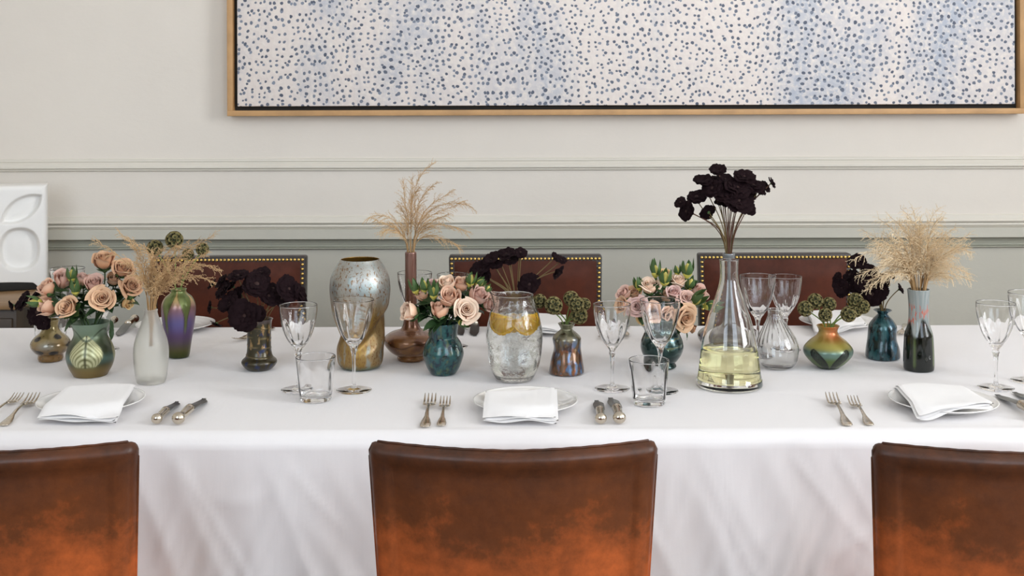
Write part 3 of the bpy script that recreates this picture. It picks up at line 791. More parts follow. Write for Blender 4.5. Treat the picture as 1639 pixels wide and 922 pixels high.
def c_bronze(ph, h, sd):
    b = mix3(srgb(56, 48, 26), srgb(66, 62, 44), h); n1 = fb(ph * 2.2, h * 6, 3); n2 = fb(ph * 3 + 5, h * 9, 7)
    b = mix3(b, srgb(38, 52, 92), sm(0.15, 0.5, n1) * .8); b = mix3(b, srgb(158, 128, 84), sm(0.28, 0.42, n2) * sm(.2, .5, h))
    band = abs((h * 5.2 + ph * 0.10 + .1) % 1 - 0.5); b = mix3(b, srgb(118, 104, 70), sm(0.06, 0.02, band) * sm(.22, .3, h))
    return mix3(b, srgb(96, 84, 84), sm(0.9, 0.97, h) * .8)
def m_band(ph, r, z, sd, H, s):
    h = z / H; k = 1 + (0.03 * math.exp(-(((h * 5.2 + ph * .10 + .1) % 1 - .5) / .07) ** 2) if sd == 0 and h > .25 else 0)
    return (r * k * math.sin(ph), -r * k * math.cos(ph), z)
V5 = vessel('vase', 'small dark bronze cylindrical vase with a flared foot and black flowers', 'vase', 415, 591, [(18, 595), (20, 594), (24.5, 590), (28, 584.5), (27, 580), (22, 575), (20, 569), (19, 560), (18.8, 540), (19.3, 526), (20, 519), (21.5, 515)], c_bronze, vasemat('dark_bronze_lustre', 0.3, 0.6, coat=.4), seg=110, n=100, mod=m_band, group=VG)
def c_silver(ph, h, sd):
    if sd: return srgb(168, 128, 58)
    b = mix3(srgb(158, 130, 82), srgb(172, 174, 170), sm(0.46, 0.78, h) + 0.25 * fb(ph * 1.5, h * 3, 2)); b = mix3(b, srgb(150, 170, 172), sm(.2, .5, fb(ph * 3, h * 6, 9)) * .6)
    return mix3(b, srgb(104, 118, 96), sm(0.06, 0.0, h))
def m_twist(ph, r, z, sd, H, s):
    h = z / H; k = 0.0
    for off in (0.0, 2.09, 4.19):
        c0 = 0.25 + off + (h - 0.22) * 4.6
        d = wrapa(ph - c0); env = sm(0.12, 0.27, h) * sm(0.60, 0.42, h)
        k -= 0.20 * env * math.exp(-(d / (0.34 if d < 0 else 0.55)) ** 2)
        k += 0.05 * env * math.exp(-((d - 1.0) / 0.5) ** 2)
    r2 = r * (1 + k); return (r2 * math.sin(ph), -r2 * math.cos(ph), z)
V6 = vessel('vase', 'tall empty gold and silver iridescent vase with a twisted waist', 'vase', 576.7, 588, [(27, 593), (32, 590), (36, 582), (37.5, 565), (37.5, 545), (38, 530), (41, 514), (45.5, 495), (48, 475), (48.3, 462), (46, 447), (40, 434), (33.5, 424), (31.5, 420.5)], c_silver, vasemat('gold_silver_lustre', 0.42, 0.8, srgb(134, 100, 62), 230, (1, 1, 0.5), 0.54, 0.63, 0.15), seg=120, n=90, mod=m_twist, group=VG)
def c_brown(ph, h, sd):
    b = mix3(srgb(134, 92, 50), srgb(122, 80, 58), sm(0.1, 0.4, h)); b = mix3(b, srgb(142, 112, 106), 0.5 * sm(0.4, 1, h)); b = mix3(b, srgb(96, 58, 50), sm(.2, .45, abs(fb(ph * 1.5, h * 4, 1))) * .6)
    w = abs(h - (0.165 + 0.02 * math.sin(ph * 5))); return mix3(b, srgb(86, 54, 30), sm(.012, .004, w) * .8)
V7 = vessel('bottle_vase', 'brown long-necked bulb vase with a fountain of dried grass', 'vase', 658, 576, [(21, 578), (22.5, 574), (22, 571), (32, 565), (41, 555), (44, 547), (42, 541), (34, 535), (24, 531.5), (16, 528), (12, 518), (10.3, 500), (9.5, 470), (9.2, 430), (9.2, 406)], c_brown, vasemat('brown_lustre', 0.26, 0.5), seg=110, n=110, group=VG)
def c_teal(ph, h, sd):
    b = mix3(srgb(18, 62, 66), srgb(40, 96, 96), .5 + fb(ph * 2, h * 3, 5)); b = mix3(b, srgb(24, 44, 60), sm(.1, .4, fb(ph * 4, h * 6, 8))); return mix3(b, srgb(92, 104, 60), sm(.28, .42, fb(ph * 5 + 3, h * 7, 2)) * .6)
V8 = vessel('vase', 'small mottled teal glass vase holding pale peach roses', 'vase', 709.5, 598, [(19.5, 600), (21.5, 598), (27, 588), (32.5, 572), (32.5, 563), (29, 552), (24, 544), (22.7, 541), (23, 535), (24, 525), (25, 519)], c_teal, vasemat('mottled_teal_glass', 0.22, 0.3, srgb(20, 34, 40), 70, (1, 1, 1), .5, .66), group=VG)
def m_jug(ph, r, z, sd, H, s):
    h = z / H; w = sm(0.86, 1.0, h); d = wrapa(ph + 1.65); sp = w * 0.30 * math.exp(-(d / 0.42) ** 2)
    n = 0.004 * mnoise.noise(Vector((math.sin(ph) * 3.2, math.cos(ph) * 3.2, h * 5))) / 0.045
    n2 = 0.0 if sd == 0 else 0.35 * 0.0022 * mnoise.noise(Vector((math.sin(ph) * 11, math.cos(ph) * 11, h * 17))) / 0.045
    r2 = r * (1 + sp + (n * .35 + n2) * (1 - w)); return (r2 * math.sin(ph), -r2 * math.cos(ph), z + 0.006 * w * math.exp(-(d / .4) ** 2))
J = vessel('water_jug', 'hammered clear glass jug of water with lemon wedges', 'jug', 823.5, 607, [(27, 611), (32, 606), (39, 590), (43, 568), (44.6, 545), (43.5, 525), (39, 505), (33, 490), (30.5, 482), (31, 476)], None, M['jug'], t=0.0030, base_t=0.010, seg=96, n=80, mod=m_jug)
def c_pinch(ph, h, sd):
    b = mix3(srgb(112, 84, 62), srgb(128, 126, 100), sm(.4, .9, h)); n = fb(ph * 2.4, h * 4, 3)
    b = mix3(b, srgb(94, 128, 168), sm(0.0, 0.35, n) * sm(.85, .5, h)); return mix3(b, srgb(150, 92, 56), sm(.2, .4, fb(ph * 4 + 7, h * 7, 1)) * sm(.7, .4, h))
def m_dent(a0, hc, depth, wa=0.8, wh=0.16):
    def f(ph, r, z, sd, H, s):
        h = z / H; k = 1 - depth * math.exp(-(wrapa(ph - a0) / wa) ** 2 - ((h - hc) / wh) ** 2)
        k2 = 1 - depth * .5 * math.exp(-(wrapa(ph - a0 - 2.1) / wa) ** 2 - ((h - hc) / wh) ** 2) - depth * .5 * math.exp(-(wrapa(ph - a0 + 2.1) / wa) ** 2 - ((h - hc) / wh) ** 2)
        return (r * k * k2 * math.sin(ph), -r * k * k2 * math.cos(ph), z)
    return f
V11 = vessel('vase', 'pinched brown and blue lustre vase with pods, next to the lemon jug', 'vase', 907, 597, [(26, 600), (28, 597), (26.5, 585), (24.5, 570), (23.5, 560), (23.5, 550), (22.5, 543), (16, 536), (10, 531), (10, 528), (13.8, 521)], c_pinch, vasemat('brown_blue_lustre', 0.25, 0.65, srgb(70, 50, 40), 60, (1, 1, .4), .54, .66), seg=96, mod=m_dent(-1.5, .5, .13), group=VG)
def c_wave(ph, h, sd):
    b = mix3(srgb(20, 44, 44), srgb(36, 70, 66), .5 + fb(ph * 2, h * 3, 5)); w = math.sin(h * 42 + 1.4 * math.sin(ph * 3) + 3 * fb(ph * 1.3, h * 2, 3))
    band = sm(.3, .62, h + .12 * math.sin(ph * 2)) * sm(.86, .7, h); b = mix3(b, srgb(74, 118, 136), sm(.1, .8, w) * band * .9); return mix3(b, srgb(142, 138, 88), sm(.75, .98, w) * band * .8)
V12 = vessel('footed_vase', 'dark teal footed vase with wavy blue lustre and a flared rim of roses', 'vase', 1059.5, 588, [(21.5, 592), (23, 590), (22, 587), (20.5, 585), (25, 580), (31, 571), (34, 561), (33, 550), (29, 540), (27.5, 535), (30, 529), (37, 522), (41, 516), (41, 512)], c_wave, vasemat('dark_teal_wave_lustre', 0.2, 0.65), seg=120, n=100, group=VG)
CAR = vessel('wine_carafe', 'tall conical clear glass carafe half full of white wine', 'carafe', 1167.5, 617.5, [(50, 619.5), (52.5, 616.5), (52.5, 610), (50.5, 604), (48, 588), (43.5, 550), (35.5, 516), (29, 497), (23.5, 481), (17, 461), (14.6, 446), (14.4, 430), (15, 418)], None, M['glass'], t=0.0030, base_t=0.014, seg=96, n=90)
def c_smoke(ph, h, sd):
    b = mix3(srgb(92, 82, 76), srgb(126, 130, 132), sm(.25, .7, h)); return mix3(b, srgb(120, 130, 150), .4 * sm(.1, .5, fb(ph * 2, h * 5, 6)))
V14 = vessel('bottle_vase', 'grey long-necked bulb vase behind the carafe, holding the tallest black flowers', 'vase', 1167, 558, [(27, 561), (31, 559), (42, 554), (49.5, 544), (49, 537), (42, 531), (28, 527), (15, 522), (11, 508), (9.6, 480), (9, 440), (9.8, 409)], c_smoke, vasemat('smoke_grey_glass', 0.2, 0.3), seg=96, n=100, group=VG)
def m_ribs(ph, r, z, sd, H, s):
    h = z / H; k = 1 + (0.022 * math.cos(22 * ph + 5 * h) * sm(.35, .6, h) * sm(1.0, .8, h) if sd else 0.006 * math.cos(22 * ph + 5 * h) * sm(.35, .6, h) * sm(1.0, .85, h))
    return (r * k * math.sin(ph) - 6 / s * h ** 2, -r * k * math.cos(ph), z)
V15 = vessel('globe_vase', 'empty clear ribbed glass globe vase beside the carafe', 'vase', 1245, 588, [(18, 592), (24, 590), (30, 582), (33.5, 568), (33.7, 558), (30, 545), (22, 530), (14, 516), (10.5, 506), (10.8, 499)], None, M['glass_thin'], t=0.0022, base_t=0.007, seg=132, n=70, mod=m_ribs, group=VG)
def c_squat(ph, h, sd):
    if sd: return srgb(178, 136, 58)
    b = mix3(srgb(84, 104, 48), srgb(96, 122, 110), sm(.22, .38, h) * sm(.58, .42, h)); b = mix3(b, srgb(158, 146, 70), sm(.42, .58, h)); b = mix3(b, srgb(184, 108, 60), sm(.58, .8, h) * (.6 + .4 * math.cos(ph * 2 - .6)))
    for a0, flip in ((.28, 1), (-.62, -1), (1.9, 1), (-2.2, -1), (3.0, 1)):
        u = wrapa(ph - a0) * flip; y = h - .06; c = .95 * (y - .16) * 1.2
        q = abs(u - c * .9) / (.30 * math.sqrt(max(.001, 1 - ((y - .18) / .27) ** 2))) if abs(y - .18) < .27 else 9
        if q < 1: b = mix3(b, srgb(7, 12, 7), sm(1, .9, q) * (1 - .30 * sm(.1, .9, .5 + .5 * math.sin((y * 1.1 + abs(u - c * .9)) * 70)) * sm(.8, .4, q)))
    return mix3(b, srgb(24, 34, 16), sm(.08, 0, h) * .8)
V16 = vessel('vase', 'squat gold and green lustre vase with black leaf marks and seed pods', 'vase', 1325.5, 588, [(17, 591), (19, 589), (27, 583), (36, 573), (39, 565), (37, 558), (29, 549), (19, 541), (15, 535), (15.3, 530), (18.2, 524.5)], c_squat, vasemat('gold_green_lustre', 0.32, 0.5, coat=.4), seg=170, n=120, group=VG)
def c_teal2(ph, h, sd):
    b = mix3(srgb(22, 60, 66), srgb(62, 108, 112), .5 + fb(ph * 2.4, h * 2, 15)); b = mix3(b, srgb(44, 92, 128), math.exp(-((ph - .75) / .5) ** 2) * .6); return mix3(b, srgb(12, 30, 36), sm(.12, .4, fb(ph * 4, h * 3, 28)))
V17 = vessel('bottle_vase', 'dented teal blue glass bottle vase with a bunch of black flowers', 'vase', 1413, 573, [(25, 576), (27, 573), (26.5, 563), (25, 550), (23.5, 536), (21.5, 524), (15, 514), (8.7, 507), (8.2, 505), (14.5, 499.5)], c_teal2, vasemat('teal_blue_lustre', 0.26, 0.4, srgb(14, 28, 30), 75, (1, 1, .5), .46, .62), seg=96, mod=m_dent(1.45, .42, .14), group=VG)
def c_black(ph, h, sd):
    lo = srgb(5, 11, 7); up = mix3(srgb(128, 138, 138), srgb(156, 160, 156), .5 + fb(ph * 5, h * 2, 3)); edge = .50 + .10 * math.sin(ph * 4 + .5) + .10 * math.exp(-(wrapa(ph + .12) / .28) ** 2)
    b = mix3(lo, up, sm(edge - .02, edge + .05, h)); b = mix3(b, srgb(200, 84, 52), sm(.24, .34, fb(ph * 7, h * 9, 41)) * sm(.55, .62, h) * sm(.85, .78, h))
    st = math.exp(-(wrapa(ph - .85) / .10) ** 2) + .7 * math.exp(-(wrapa(ph + .62) / .09) ** 2); return mix3(b, srgb(98, 116, 62), st * sm(edge + .06, edge - .06, h) * sm(0.02, .1, h) * .8)
V18 = vessel('bottle_vase', 'black-green bottle vase with grey and red streaked neck and dried grass', 'vase', 1470.7, 592, [(21, 596), (23.5, 593), (23.8, 575), (22.8, 550), (21.7, 538), (18, 527), (15.9, 515), (15.4, 500), (16, 485), (17.6, 467.5)], c_black, vasemat('black_green_glass', 0.08, 0.0, coat=0.2), seg=140, n=110, group=VG)
def c_dark(ph, h, sd): return srgb(60, 56, 50)
V10 = vessel('bud_vase', 'slim clear glass bud vase hidden behind the lemon jug, holding black flowers', 'vase', 826, 562, [(12, 564), (14, 561), (14, 540), (12, 515), (9, 500), (10, 488)], None, M['glass_thin'], group=VG)

# ------------------------------------------------------------------ contents of the jug and the carafe
def fill(info, level_px_z, mat, name, label, cat, t_in, base_t, mod=None):
    outer = catmull(info['outer'], 90); z1 = level_px_z; pr = []
    for r, z in outer:
        if base_t * 0.95 < z < z1: pr.append((max(1e-4, r - t_in), z, 1))
    rtop = pr[-1][0]
    prof = [(0, pr[0][1], 1), (pr[0][0] * .75, pr[0][1], 1)] + pr + [(rtop * .98, z1, 1), (rtop * .6, z1 - .0004, 1), (0, z1 - .0004, 1)]
    lm = lathe(prof, 72, (lambda ph, r, z, sd: mod(ph, r, z, 0, info['H'], info['s'])) if mod else None)
    o = lm.build(name, mat); o.location = info['loc'] + Vector((0, 0, 0.0006)); tag(o, label, cat); return o
fill(CAR, (617.5 - 557) / CAR['s'], M['wine'], 'white_wine', 'pale yellow white wine filling the lower carafe', 'wine', 0.0027, 0.0150)
zw = (607 - 506) / J['s']
fill(J, zw, M['water'], 'water', 'clear water filling the hammered glass jug', 'water', 0.0027, 0.0105, m_jug)
def lemon_slice(label, px, py, dy, rad, tilt, spin, roll=0.0, half=True):
    """half wheel of lemon: rind, pith, segments"""
    base = at(px, py, J['p'].y + dy)
    t = thing('lemon_wedge', label, 'lemon wedge', base, spin, 'lemon wedges in the jug')
    t.rotation_euler = (tilt, roll, spin); t.scale = (1, 1, 1.3)
    a1 = PI if half else 2 * PI; n = 22; th = 0.0045
    def sector(r0, r1, b0, b1, y0, y1, k=8):
        V = []; Fc = []
        for i in range(k + 1):
            a = b0 + (b1 - b0) * i / k
            for r in (r0, r1):
                for y in (y0, y1): V.append((r * math.cos(a), y, -r * math.sin(a)))
        for i in range(k):
            q = i * 4
            for a, b in ((0, 1), (1, 3), (3, 2), (2, 0)): Fc.append((q + a, q + 4 + a, q + 4 + b, q + b))
        Fc.append((0, 2, 3, 1)); e = k * 4; Fc.append((e, e + 1, e + 3, e + 2)); return V, Fc
    m = MB(); m.add(*sector(rad * .90, rad, 0, a1, -th, th, n)); m.build('rind', M['peel'], t)
    m = MB(); m.add(*sector(0.0005, rad * .91, 0, a1, -th * .8, th * .8, n)); m.build('pith', PITH, t)
    for i in range(5):
        b0 = a1 * i / 5 + .06; b1 = a1 * (i + 1) / 5 - .06
        m = MB(); m.add(*sector(rad * .12, rad * .84, b0, b1, -th * 1.05, th * 1.05)); m.build('segment', PULP, t)
PITH = plain('lemon_pith', srgb(255, 212, 60), 0.5); PULP = plain('lemon_pulp', srgb(255, 186, 16), 0.4, var=.12, vscale=200)
lemon_slice('large lemon wedge against the front of the jug, on the rose side', 809, 506, -0.020, 0.031, -0.10, -0.25, 0.22)
lemon_slice('lemon wedge with a pointed pulp tip in the middle of the jug', 838, 507, -0.022, 0.030, -0.16, 0.25, -0.25)
lemon_slice('lemon wedge pressed against the jug side nearest the pinched vase', 845, 506, 0.010, 0.020, 0.05, 0.6, 0.05)
lemon_slice('lemon wedge floating deep at the back of the jug', 817, 508, 0.022, 0.024, 0.1, -0.1, -0.15)

# ------------------------------------------------------------------ drinking glasses
def gl_profile(kind):
    k = 1 / 760.0
    if kind == 'large':
        o = [(28.5, 0), (28.5, .7), (20, 1.3), (10, 2.6), (4.6, 5.5), (3.0, 12), (2.6, 28), (2.9, 48), (3.9, 60), (6.2, 69), (11, 75.5), (17, 84.5), (22.5, 96), (27, 110), (30, 124), (31.7, 136), (32.4, 145)]
        i = [(31.6, 145), (30.9, 136), (29.2, 124), (26.2, 110.5), (21.6, 97.5), (16, 87), (10, 80.5), (5, 78), (0, 77.2)]
    else:
        o = [(28, 0), (28, .7), (20, 1.3), (10, 2.6), (4.6, 5.5), (3.0, 12), (2.6, 24), (3.0, 40), (4.2, 52), (5.4, 57), (4.6, 61), (6.8, 65), (12, 72), (18, 81), (23.5, 93), (27, 106), (29.2, 119), (30.1, 128), (30.2, 136)]
        i = [(29.4, 136), (29.3, 128), (28.3, 119), (26.1, 106.5), (22.4, 94.5), (16.8, 83.5), (10.5, 76), (5, 72.5), (0, 71.6)]
    oo = [(r * k, z * k) for r, z in o]; ii = [(r * k, z * k) for r, z in i]
    co = catmull(oo[1:], 80); ci = catmull(ii, 44)
    return [(0, 0.0006, 0), (oo[0][0] * .5, .0006, 0), (oo[0][0] * .98, 0, 0)] + [(r, z, 0) for r, z in co] + [((co[-1][0] + ci[0][0]) / 2, co[-1][1] + .0004, 0)] + [(max(r, 0), z, 1) for r, z in ci[:-1]] + [(0, ci[-1][1], 1)]
def glass_mesh(kind):
    H = (145 if kind == 'large' else 136) / 760
    def mod(ph, r, z, sd):
        h = z / H; k = 1
        if sd == 1:
            if kind == 'large': k += 0.018 * math.cos(8 * ph) * sm(.52, .60, h) * sm(.98, .8, h)
            else: k += (0.030 * math.cos(10 * ph + 4 * h) * sm(.50, .60, h) * sm(.82, .66, h) + 0.008 * math.cos(10 * ph + 4 * h) * sm(.97, .75, h) * sm(.5, .6, h))
        elif .40 < h < .52: k += 0.06 * math.cos(6 * ph) * sm(.38, .42, h) * sm(.53, .5, h)
        return (r * k * math.sin(ph), -r * k * math.cos(ph), z)
    full = lathe(gl_profile(kind), 80, mod); out = {}
    zf, zs = 5.5 / 760, (66 if kind == 'large' else 62) / 760
    for f in full.f:
        zc = sum(full.v[i][2] for i in f) / len(f); out.setdefault('foot' if zc < zf else 'stem' if zc < zs else 'bowl', []).append(f)
    res = {}
    for part, faces in out.items():
        idx = {}; m = MB()
        for f in faces:
            for i in f: idx.setdefault(i, len(idx))
        m.add([full.v[i] for i in idx], [[idx[i] for i in f] for f in faces])
        o = m.build(part, M['foot_glass'] if part == 'foot' else M['stemware']); res[part] = o.data; bpy.data.objects.remove(o)
    return res
GL = {'large': glass_mesh('large'), 'small': glass_mesh('small')}
for kind, px, py, label in [
    ('small', 478, 624, 'slim wine glass standing behind the tumbler by the gold twisted vase'),
    ('large', 566.5, 625, 'large plain wine glass in front of the gold twisted vase'),
    ('small', 980, 622.5, 'slim fluted wine glass between the pinched vase and the rose bowl'),
    ('large', 1057, 626, 'large wine glass in front of the dark teal rose vase'),
    ('small', 1594, 621, 'slim wine glass nearest the turned napkin, standing on bare cloth'),
    ('large', 1647, 610, 'wine glass cut off by the frame edge'),
    ('large', 1213, 570, 'large far wine glass just behind the carafe'),
    ('small', 1257, 560, 'slim far wine glass behind the ribbed globe vase'),
    ('large', 664, 562, 'large far wine glass behind the brown long-necked vase'),
    ('small', 725, 555, 'slim far wine glass behind the pale roses of the teal vase'),
    ('large', 108, 551, 'large far wine glass behind the roses, near the white sculpture'),
    ('small', 166, 560, 'far wine glass almost hidden behind the green feathered vase')]:
    t = thing('wine_glass', label, 'wine glass', tp(px, py) + Vector((0, 0, .0006)), 0, 'crystal wine glasses')
    for part, me in GL[kind].items(): put(part, me, t)
def tumbler_mesh():
    k = 1 / 796.0
    o = catmull([(23, 0), (25, 1.2), (26.5, 12), (28.8, 36), (31, 58), (32.2, 70)], 30)
    i = catmull([(31.4, 70), (30.1, 58), (27.8, 36), (25.4, 13), (22.5, 8.2), (12, 7.2)], 30)
    pr = [(0, .8 * k, 0), (20 * k, .8 * k, 0)] + [(r * k, z * k, 0) for r, z in o] + [(31.8 * k, 70.4 * k, 0)] + [(r * k, z * k, 1) for r, z in i] + [(0, 7 * k, 1)]
    def mod(ph, r, z, sd):
        h = z / (70 * k); w = (0.018 if sd else -0.006) * math.cos(7 * ph + 1.5 * h) * sm(.1, .3, h) * sm(1, .75, h)
        return (r * (1 + w) * math.sin(ph), -r * (1 + w) * math.cos(ph), z)
    o = lathe(pr, 84, mod).build('tumbler', M['stemware']); d = o.data; bpy.data.objects.remove(o); return d
TM = tumbler_mesh()
for px, py, label in [(505.5, 640, 'clear tumbler in front of the slim wine glass by the gold twisted vase'), (1039, 646, 'clear tumbler in front of the large wine glass near the knives'),
                      (81, 562, 'clear tumbler standing behind the small amber vase')]:
    o = put('tumbler', TM, None, tp(px, py) + Vector((0, 0, .0006))); tag(o, label, 'tumbler', 'clear glass tumblers')

# ------------------------------------------------------------------ flowers: shared meshes
def grid_patch(m, fn, nu, nv, col=None):
    V = []; Fc = []; C = []
    for j in range(nv + 1):
        for i in range(nu + 1):
            u, v = -1 + 2 * i / nu, j / nv; V.append(fn(u, v)); C.append(col(u, v) if col else (1, 1, 1))
    for j in range(nv):
        for i in range(nu):
            a = j * (nu + 1) + i; Fc.append((a, a + 1, a + nu + 2, a + nu + 1))
    m.add(V, Fc, C if col else None)
def to_mesh(m, name, mat):
    o = m.build(name, mat); d = o.data; bpy.data.objects.remove(o); return d
def petal_mat(name):
    m, nt, b, N, L = newmat(name)
    oi = N.new('ShaderNodeObjectInfo')
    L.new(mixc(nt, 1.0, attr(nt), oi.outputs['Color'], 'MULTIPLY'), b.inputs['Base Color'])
    setin(b, Roughness=0.6); b.inputs['Subsurface Weight'].default_value = 0.12; b.inputs['Subsurface Radius'].default_value = (.006, .003, .002)
    b.inputs['Sheen Weight'].default_value = 0.15
    return m
M['petal'] = petal_mat('rose_petal')
def rose_mesh(seed, openness, N=17):
    """unit rose: radius about 1, base at z=0, faces +z; petals wrap a spiral cup and roll back at the lip"""
    rnd = random.Random(seed); m = MB()
    H = 1.80 - 0.45 * openness
    for k in range(N):
        t = k / (N - 1); a0 = k * 2.39996 + rnd.uniform(-.25, .25)
        Rm = 0.15 + 0.68 * t ** 0.9; top = Rm * (0.62 + (0.36 + 0.20 * openness) * t)
        hw = 1.9 - 1.05 * t; hh = H * (1.0 - (0.05 + 0.25 * openness) * t ** 1.5) * rnd.uniform(.93, 1.05)
        lip = (0.05 + 0.20 * t * (0.4 + openness)) * rnd.uniform(.7, 1.3); wav = rnd.uniform(0, 6)
        def fn(u, v):
            body = math.sin(min(1, v * 1.55 + 0.05) * PI / 2) ** 0.8; r = Rm * body + (top - Rm) * sm(.55, 1, v)
            c = max(0, v - .80) / .20; r += lip * c * c; z = hh * (0.04 + 0.96 * v) - lip * .55 * c ** 3
            z *= 1 - (.22 * abs(u) ** 2.6) * sm(.25, .9, v); r += .05 * t * math.sin(u * 3.5 + wav) * v
            z += .10 * t * max(0, 1 - abs(u) * 2.2) * c; r += .035 * u * v
            a = a0 + u * hw * (0.5 + 0.5 * body); return (r * math.cos(a), r * math.sin(a), z)
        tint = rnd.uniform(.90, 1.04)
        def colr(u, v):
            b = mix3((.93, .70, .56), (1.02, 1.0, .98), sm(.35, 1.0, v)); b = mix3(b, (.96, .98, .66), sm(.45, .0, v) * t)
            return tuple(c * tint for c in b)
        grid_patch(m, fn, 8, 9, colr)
    return to_mesh(m, 'rose_bloom', M['petal'])
ROSES = {'open': [rose_mesh(1, 1.0, 18), rose_mesh(2, .8, 17)], 'half': [rose_mesh(3, .5, 13), rose_mesh(4, .3, 12)], 'tight': [rose_mesh(5, .0, 8), rose_mesh(6, .1, 9)]}
def calyx_mesh(seed, length, spread):
    rnd = random.Random(seed); m = MB()
    for k in range(5):
        a0 = k * 2 * PI / 5 + rnd.uniform(-.15, .15); sp = spread * rnd.uniform(.6, 1.3); L = length * rnd.uniform(.85, 1.15)
        def fn(u, v):
            w = 0.50 * math.sin(PI * min(1, .12 + v * .88)) ** .8 * (1 - .35 * v); r = 0.10 + 0.70 * math.sin(min(1, v * 1.7) * PI / 2) - .30 * max(0, v - .55) * (1 - sp) + sp * .55 * v * v
            a = a0 + u * w / max(.35, r); return (r * math.cos(a), r * math.sin(a), -0.05 + L * v * (1 - .25 * sp * v))
        grid_patch(m, fn, 4, 7)
    # receptacle
    prof = [(0, -.34, 0), (.12, -.32, 0), (.26, -.18, 0), (.28, -.05, 0), (.2, .05, 0), (0, .06, 0)]
    lm = lathe(prof, 10); m.add(lm.v, lm.f)
    return to_mesh(m, 'calyx', M['sepal'])
CALYX = [calyx_mesh(1, .9, .5), calyx_mesh(2, .8, .9), calyx_mesh(3, 1.0, .2)]
BUDCAL = [calyx_mesh(4, 2.35, .0), calyx_mesh(5, 2.6, .08), calyx_mesh(6, 2.1, .16)]
def bud_mesh(seed):
    m = MB(); lm = lathe([(r, z, 0) for r, z in [(0, -.05)] + catmull([(.2, 0), (.58, .5), (.62, .95), (.40, 1.5), (.12, 1.92)], 12) + [(0, 2.0)]], 14,
               lambda ph, r, z, sd: (r * (1 + .06 * math.cos(3 * ph + 2 * z)) * math.sin(ph), -r * (1 + .06 * math.cos(3 * ph + 2 * z)) * math.cos(ph), z), lambda ph, r, z, sd: mix3((.95, 1.0, .5), (1, .95, .8), z / 2))
    m.add(lm.v, lm.f, lm.c); return to_mesh(m, 'bud', M['petal'])
BUD = bud_mesh(1)
def leaf_mesh(seed, wid=.30, fold=.35, droop=.35):
    """unit leaf along +x, length 1"""
    rnd = random.Random(seed); m = MB()
    def fn(u, v):
        w = wid * (math.sin(PI * v ** .85)) ** .8 * (1 + .04 * math.sin(v * 40)); return (v, u * w, abs(u) * w * fold - droop * v * v + .03 * math.sin(v * 9 + u))
    grid_patch(m, fn, 6, 12); return to_mesh(m, 'leaf', M['leaf'])
LEAF = [leaf_mesh(1), leaf_mesh(2, .26, .5, .15), leaf_mesh(3, .34, .2, .6)]
def cosmos_mesh(seed, cup):
    """unit dark flower, radius 1, faces +z: two rounds of broad ruffled petals"""
    rnd = random.Random(seed); m = MB()
    for ringi, (n, L, tilt) in enumerate(((8, 1.0, .28 + cup), (7, .78, .62 + cup), (5, .5, 1.0 + cup * .5))):
        for k in range(n):
            a0 = 2 * PI * (k + .5 * ringi) / n + rnd.uniform(-.16, .16); l = L * rnd.uniform(.85, 1.1); ti = tilt + rnd.uniform(-.18, .22); wv = rnd.uniform(0, 6)
            def fn(u, v):
                w = .50 * l * math.sin(PI * min(1, .08 + v * .74)) ** .7; notch = 1 - .10 * abs(math.sin(u * 4.2 + wv)) * sm(.7, 1, v) - .10 * u * u * sm(.6, 1, v)
                d = .06 + l * v * notch; z = d * math.sin(ti * (1 - .55 * v)) + .07 * math.sin(u * 3 + wv) * v + ringi * .05; d2 = d * math.cos(ti * (1 - .55 * v))
                x, y = d2, u * w; return (x * math.cos(a0) - y * math.sin(a0), x * math.sin(a0) + y * math.cos(a0), z)
            grid_patch(m, fn, 5, 5)
    return to_mesh(m, 'petals', M['cosmos'])
COSMOS = [cosmos_mesh(1, 0), cosmos_mesh(2, .25), cosmos_mesh(3, .55), cosmos_mesh(4, -.15)]
def eye_mesh():
    m = MB(); lm = lathe([(0, .0, 0), (.2, .02, 0), (.26, .14, 0), (.18, .24, 0), (0, .27, 0)], 12); m.add(lm.v, lm.f); return to_mesh(m, 'flower_eye', M['cosmos_eye'])
EYE = eye_mesh()
def cal2_mesh():
    m = MB(); lm = lathe([(0, -.22, 0), (.12, -.2, 0), (.26, -.05, 0), (.24, .04, 0), (0, .05, 0)], 10); m.add(lm.v, lm.f); return to_mesh(m, 'calyx', M['sepal'])
CAL2 = cal2_mesh()
PCOL = [srgb(74, 84, 42), srgb(98, 98, 52), srgb(158, 140, 92), srgb(132, 120, 72), srgb(44, 54, 24)]
def pod_meshes(seed):
    rnd = random.Random(seed); m = MB(); n = 34
    for k in range(n):
        zz = 1 - 2 * (k + .5) / n; rr = math.sqrt(1 - zz * zz); a = k * 2.39996
        d = Vector((rr * math.cos(a), rr * math.sin(a), zz)); t1 = d.orthogonal().normalized(); t2 = d.cross(t1); V = []; Fc = []; K = 8; tw = rnd.uniform(0, 1)
        for (h, r) in ((.72, .05), (.84, .15), (1.0, .285), (.975, .265), (.76, .05)):
            for q in range(K):
                an = 2 * PI * q / K + tw; V.append(d * h + (t1 * math.cos(an) + t2 * math.sin(an)) * r * (1 + .10 * (q % 2)))
        for r_ in range(4):
            for q in range(K):
                q2 = (q + 1) % K; Fc.append((r_ * K + q, r_ * K + q2, (r_ + 1) * K + q2, (r_ + 1) * K + q))
        m.add(V, Fc, [PCOL[i // 8] for i in range(40)])
    cups = to_mesh(m, 'papery_cups', M['pod_cup'])
    m = MB(); bm = bmesh.new(); bmesh.ops.create_icosphere(bm, subdivisions=2, radius=.80)
    m.add([v.co[:] for v in bm.verts], [[v.index for v in f.verts] for f in bm.faces]); bm.free()
    return cups, to_mesh(m, 'pod_core', M['pod_core'])
PODS = pod_meshes(1)

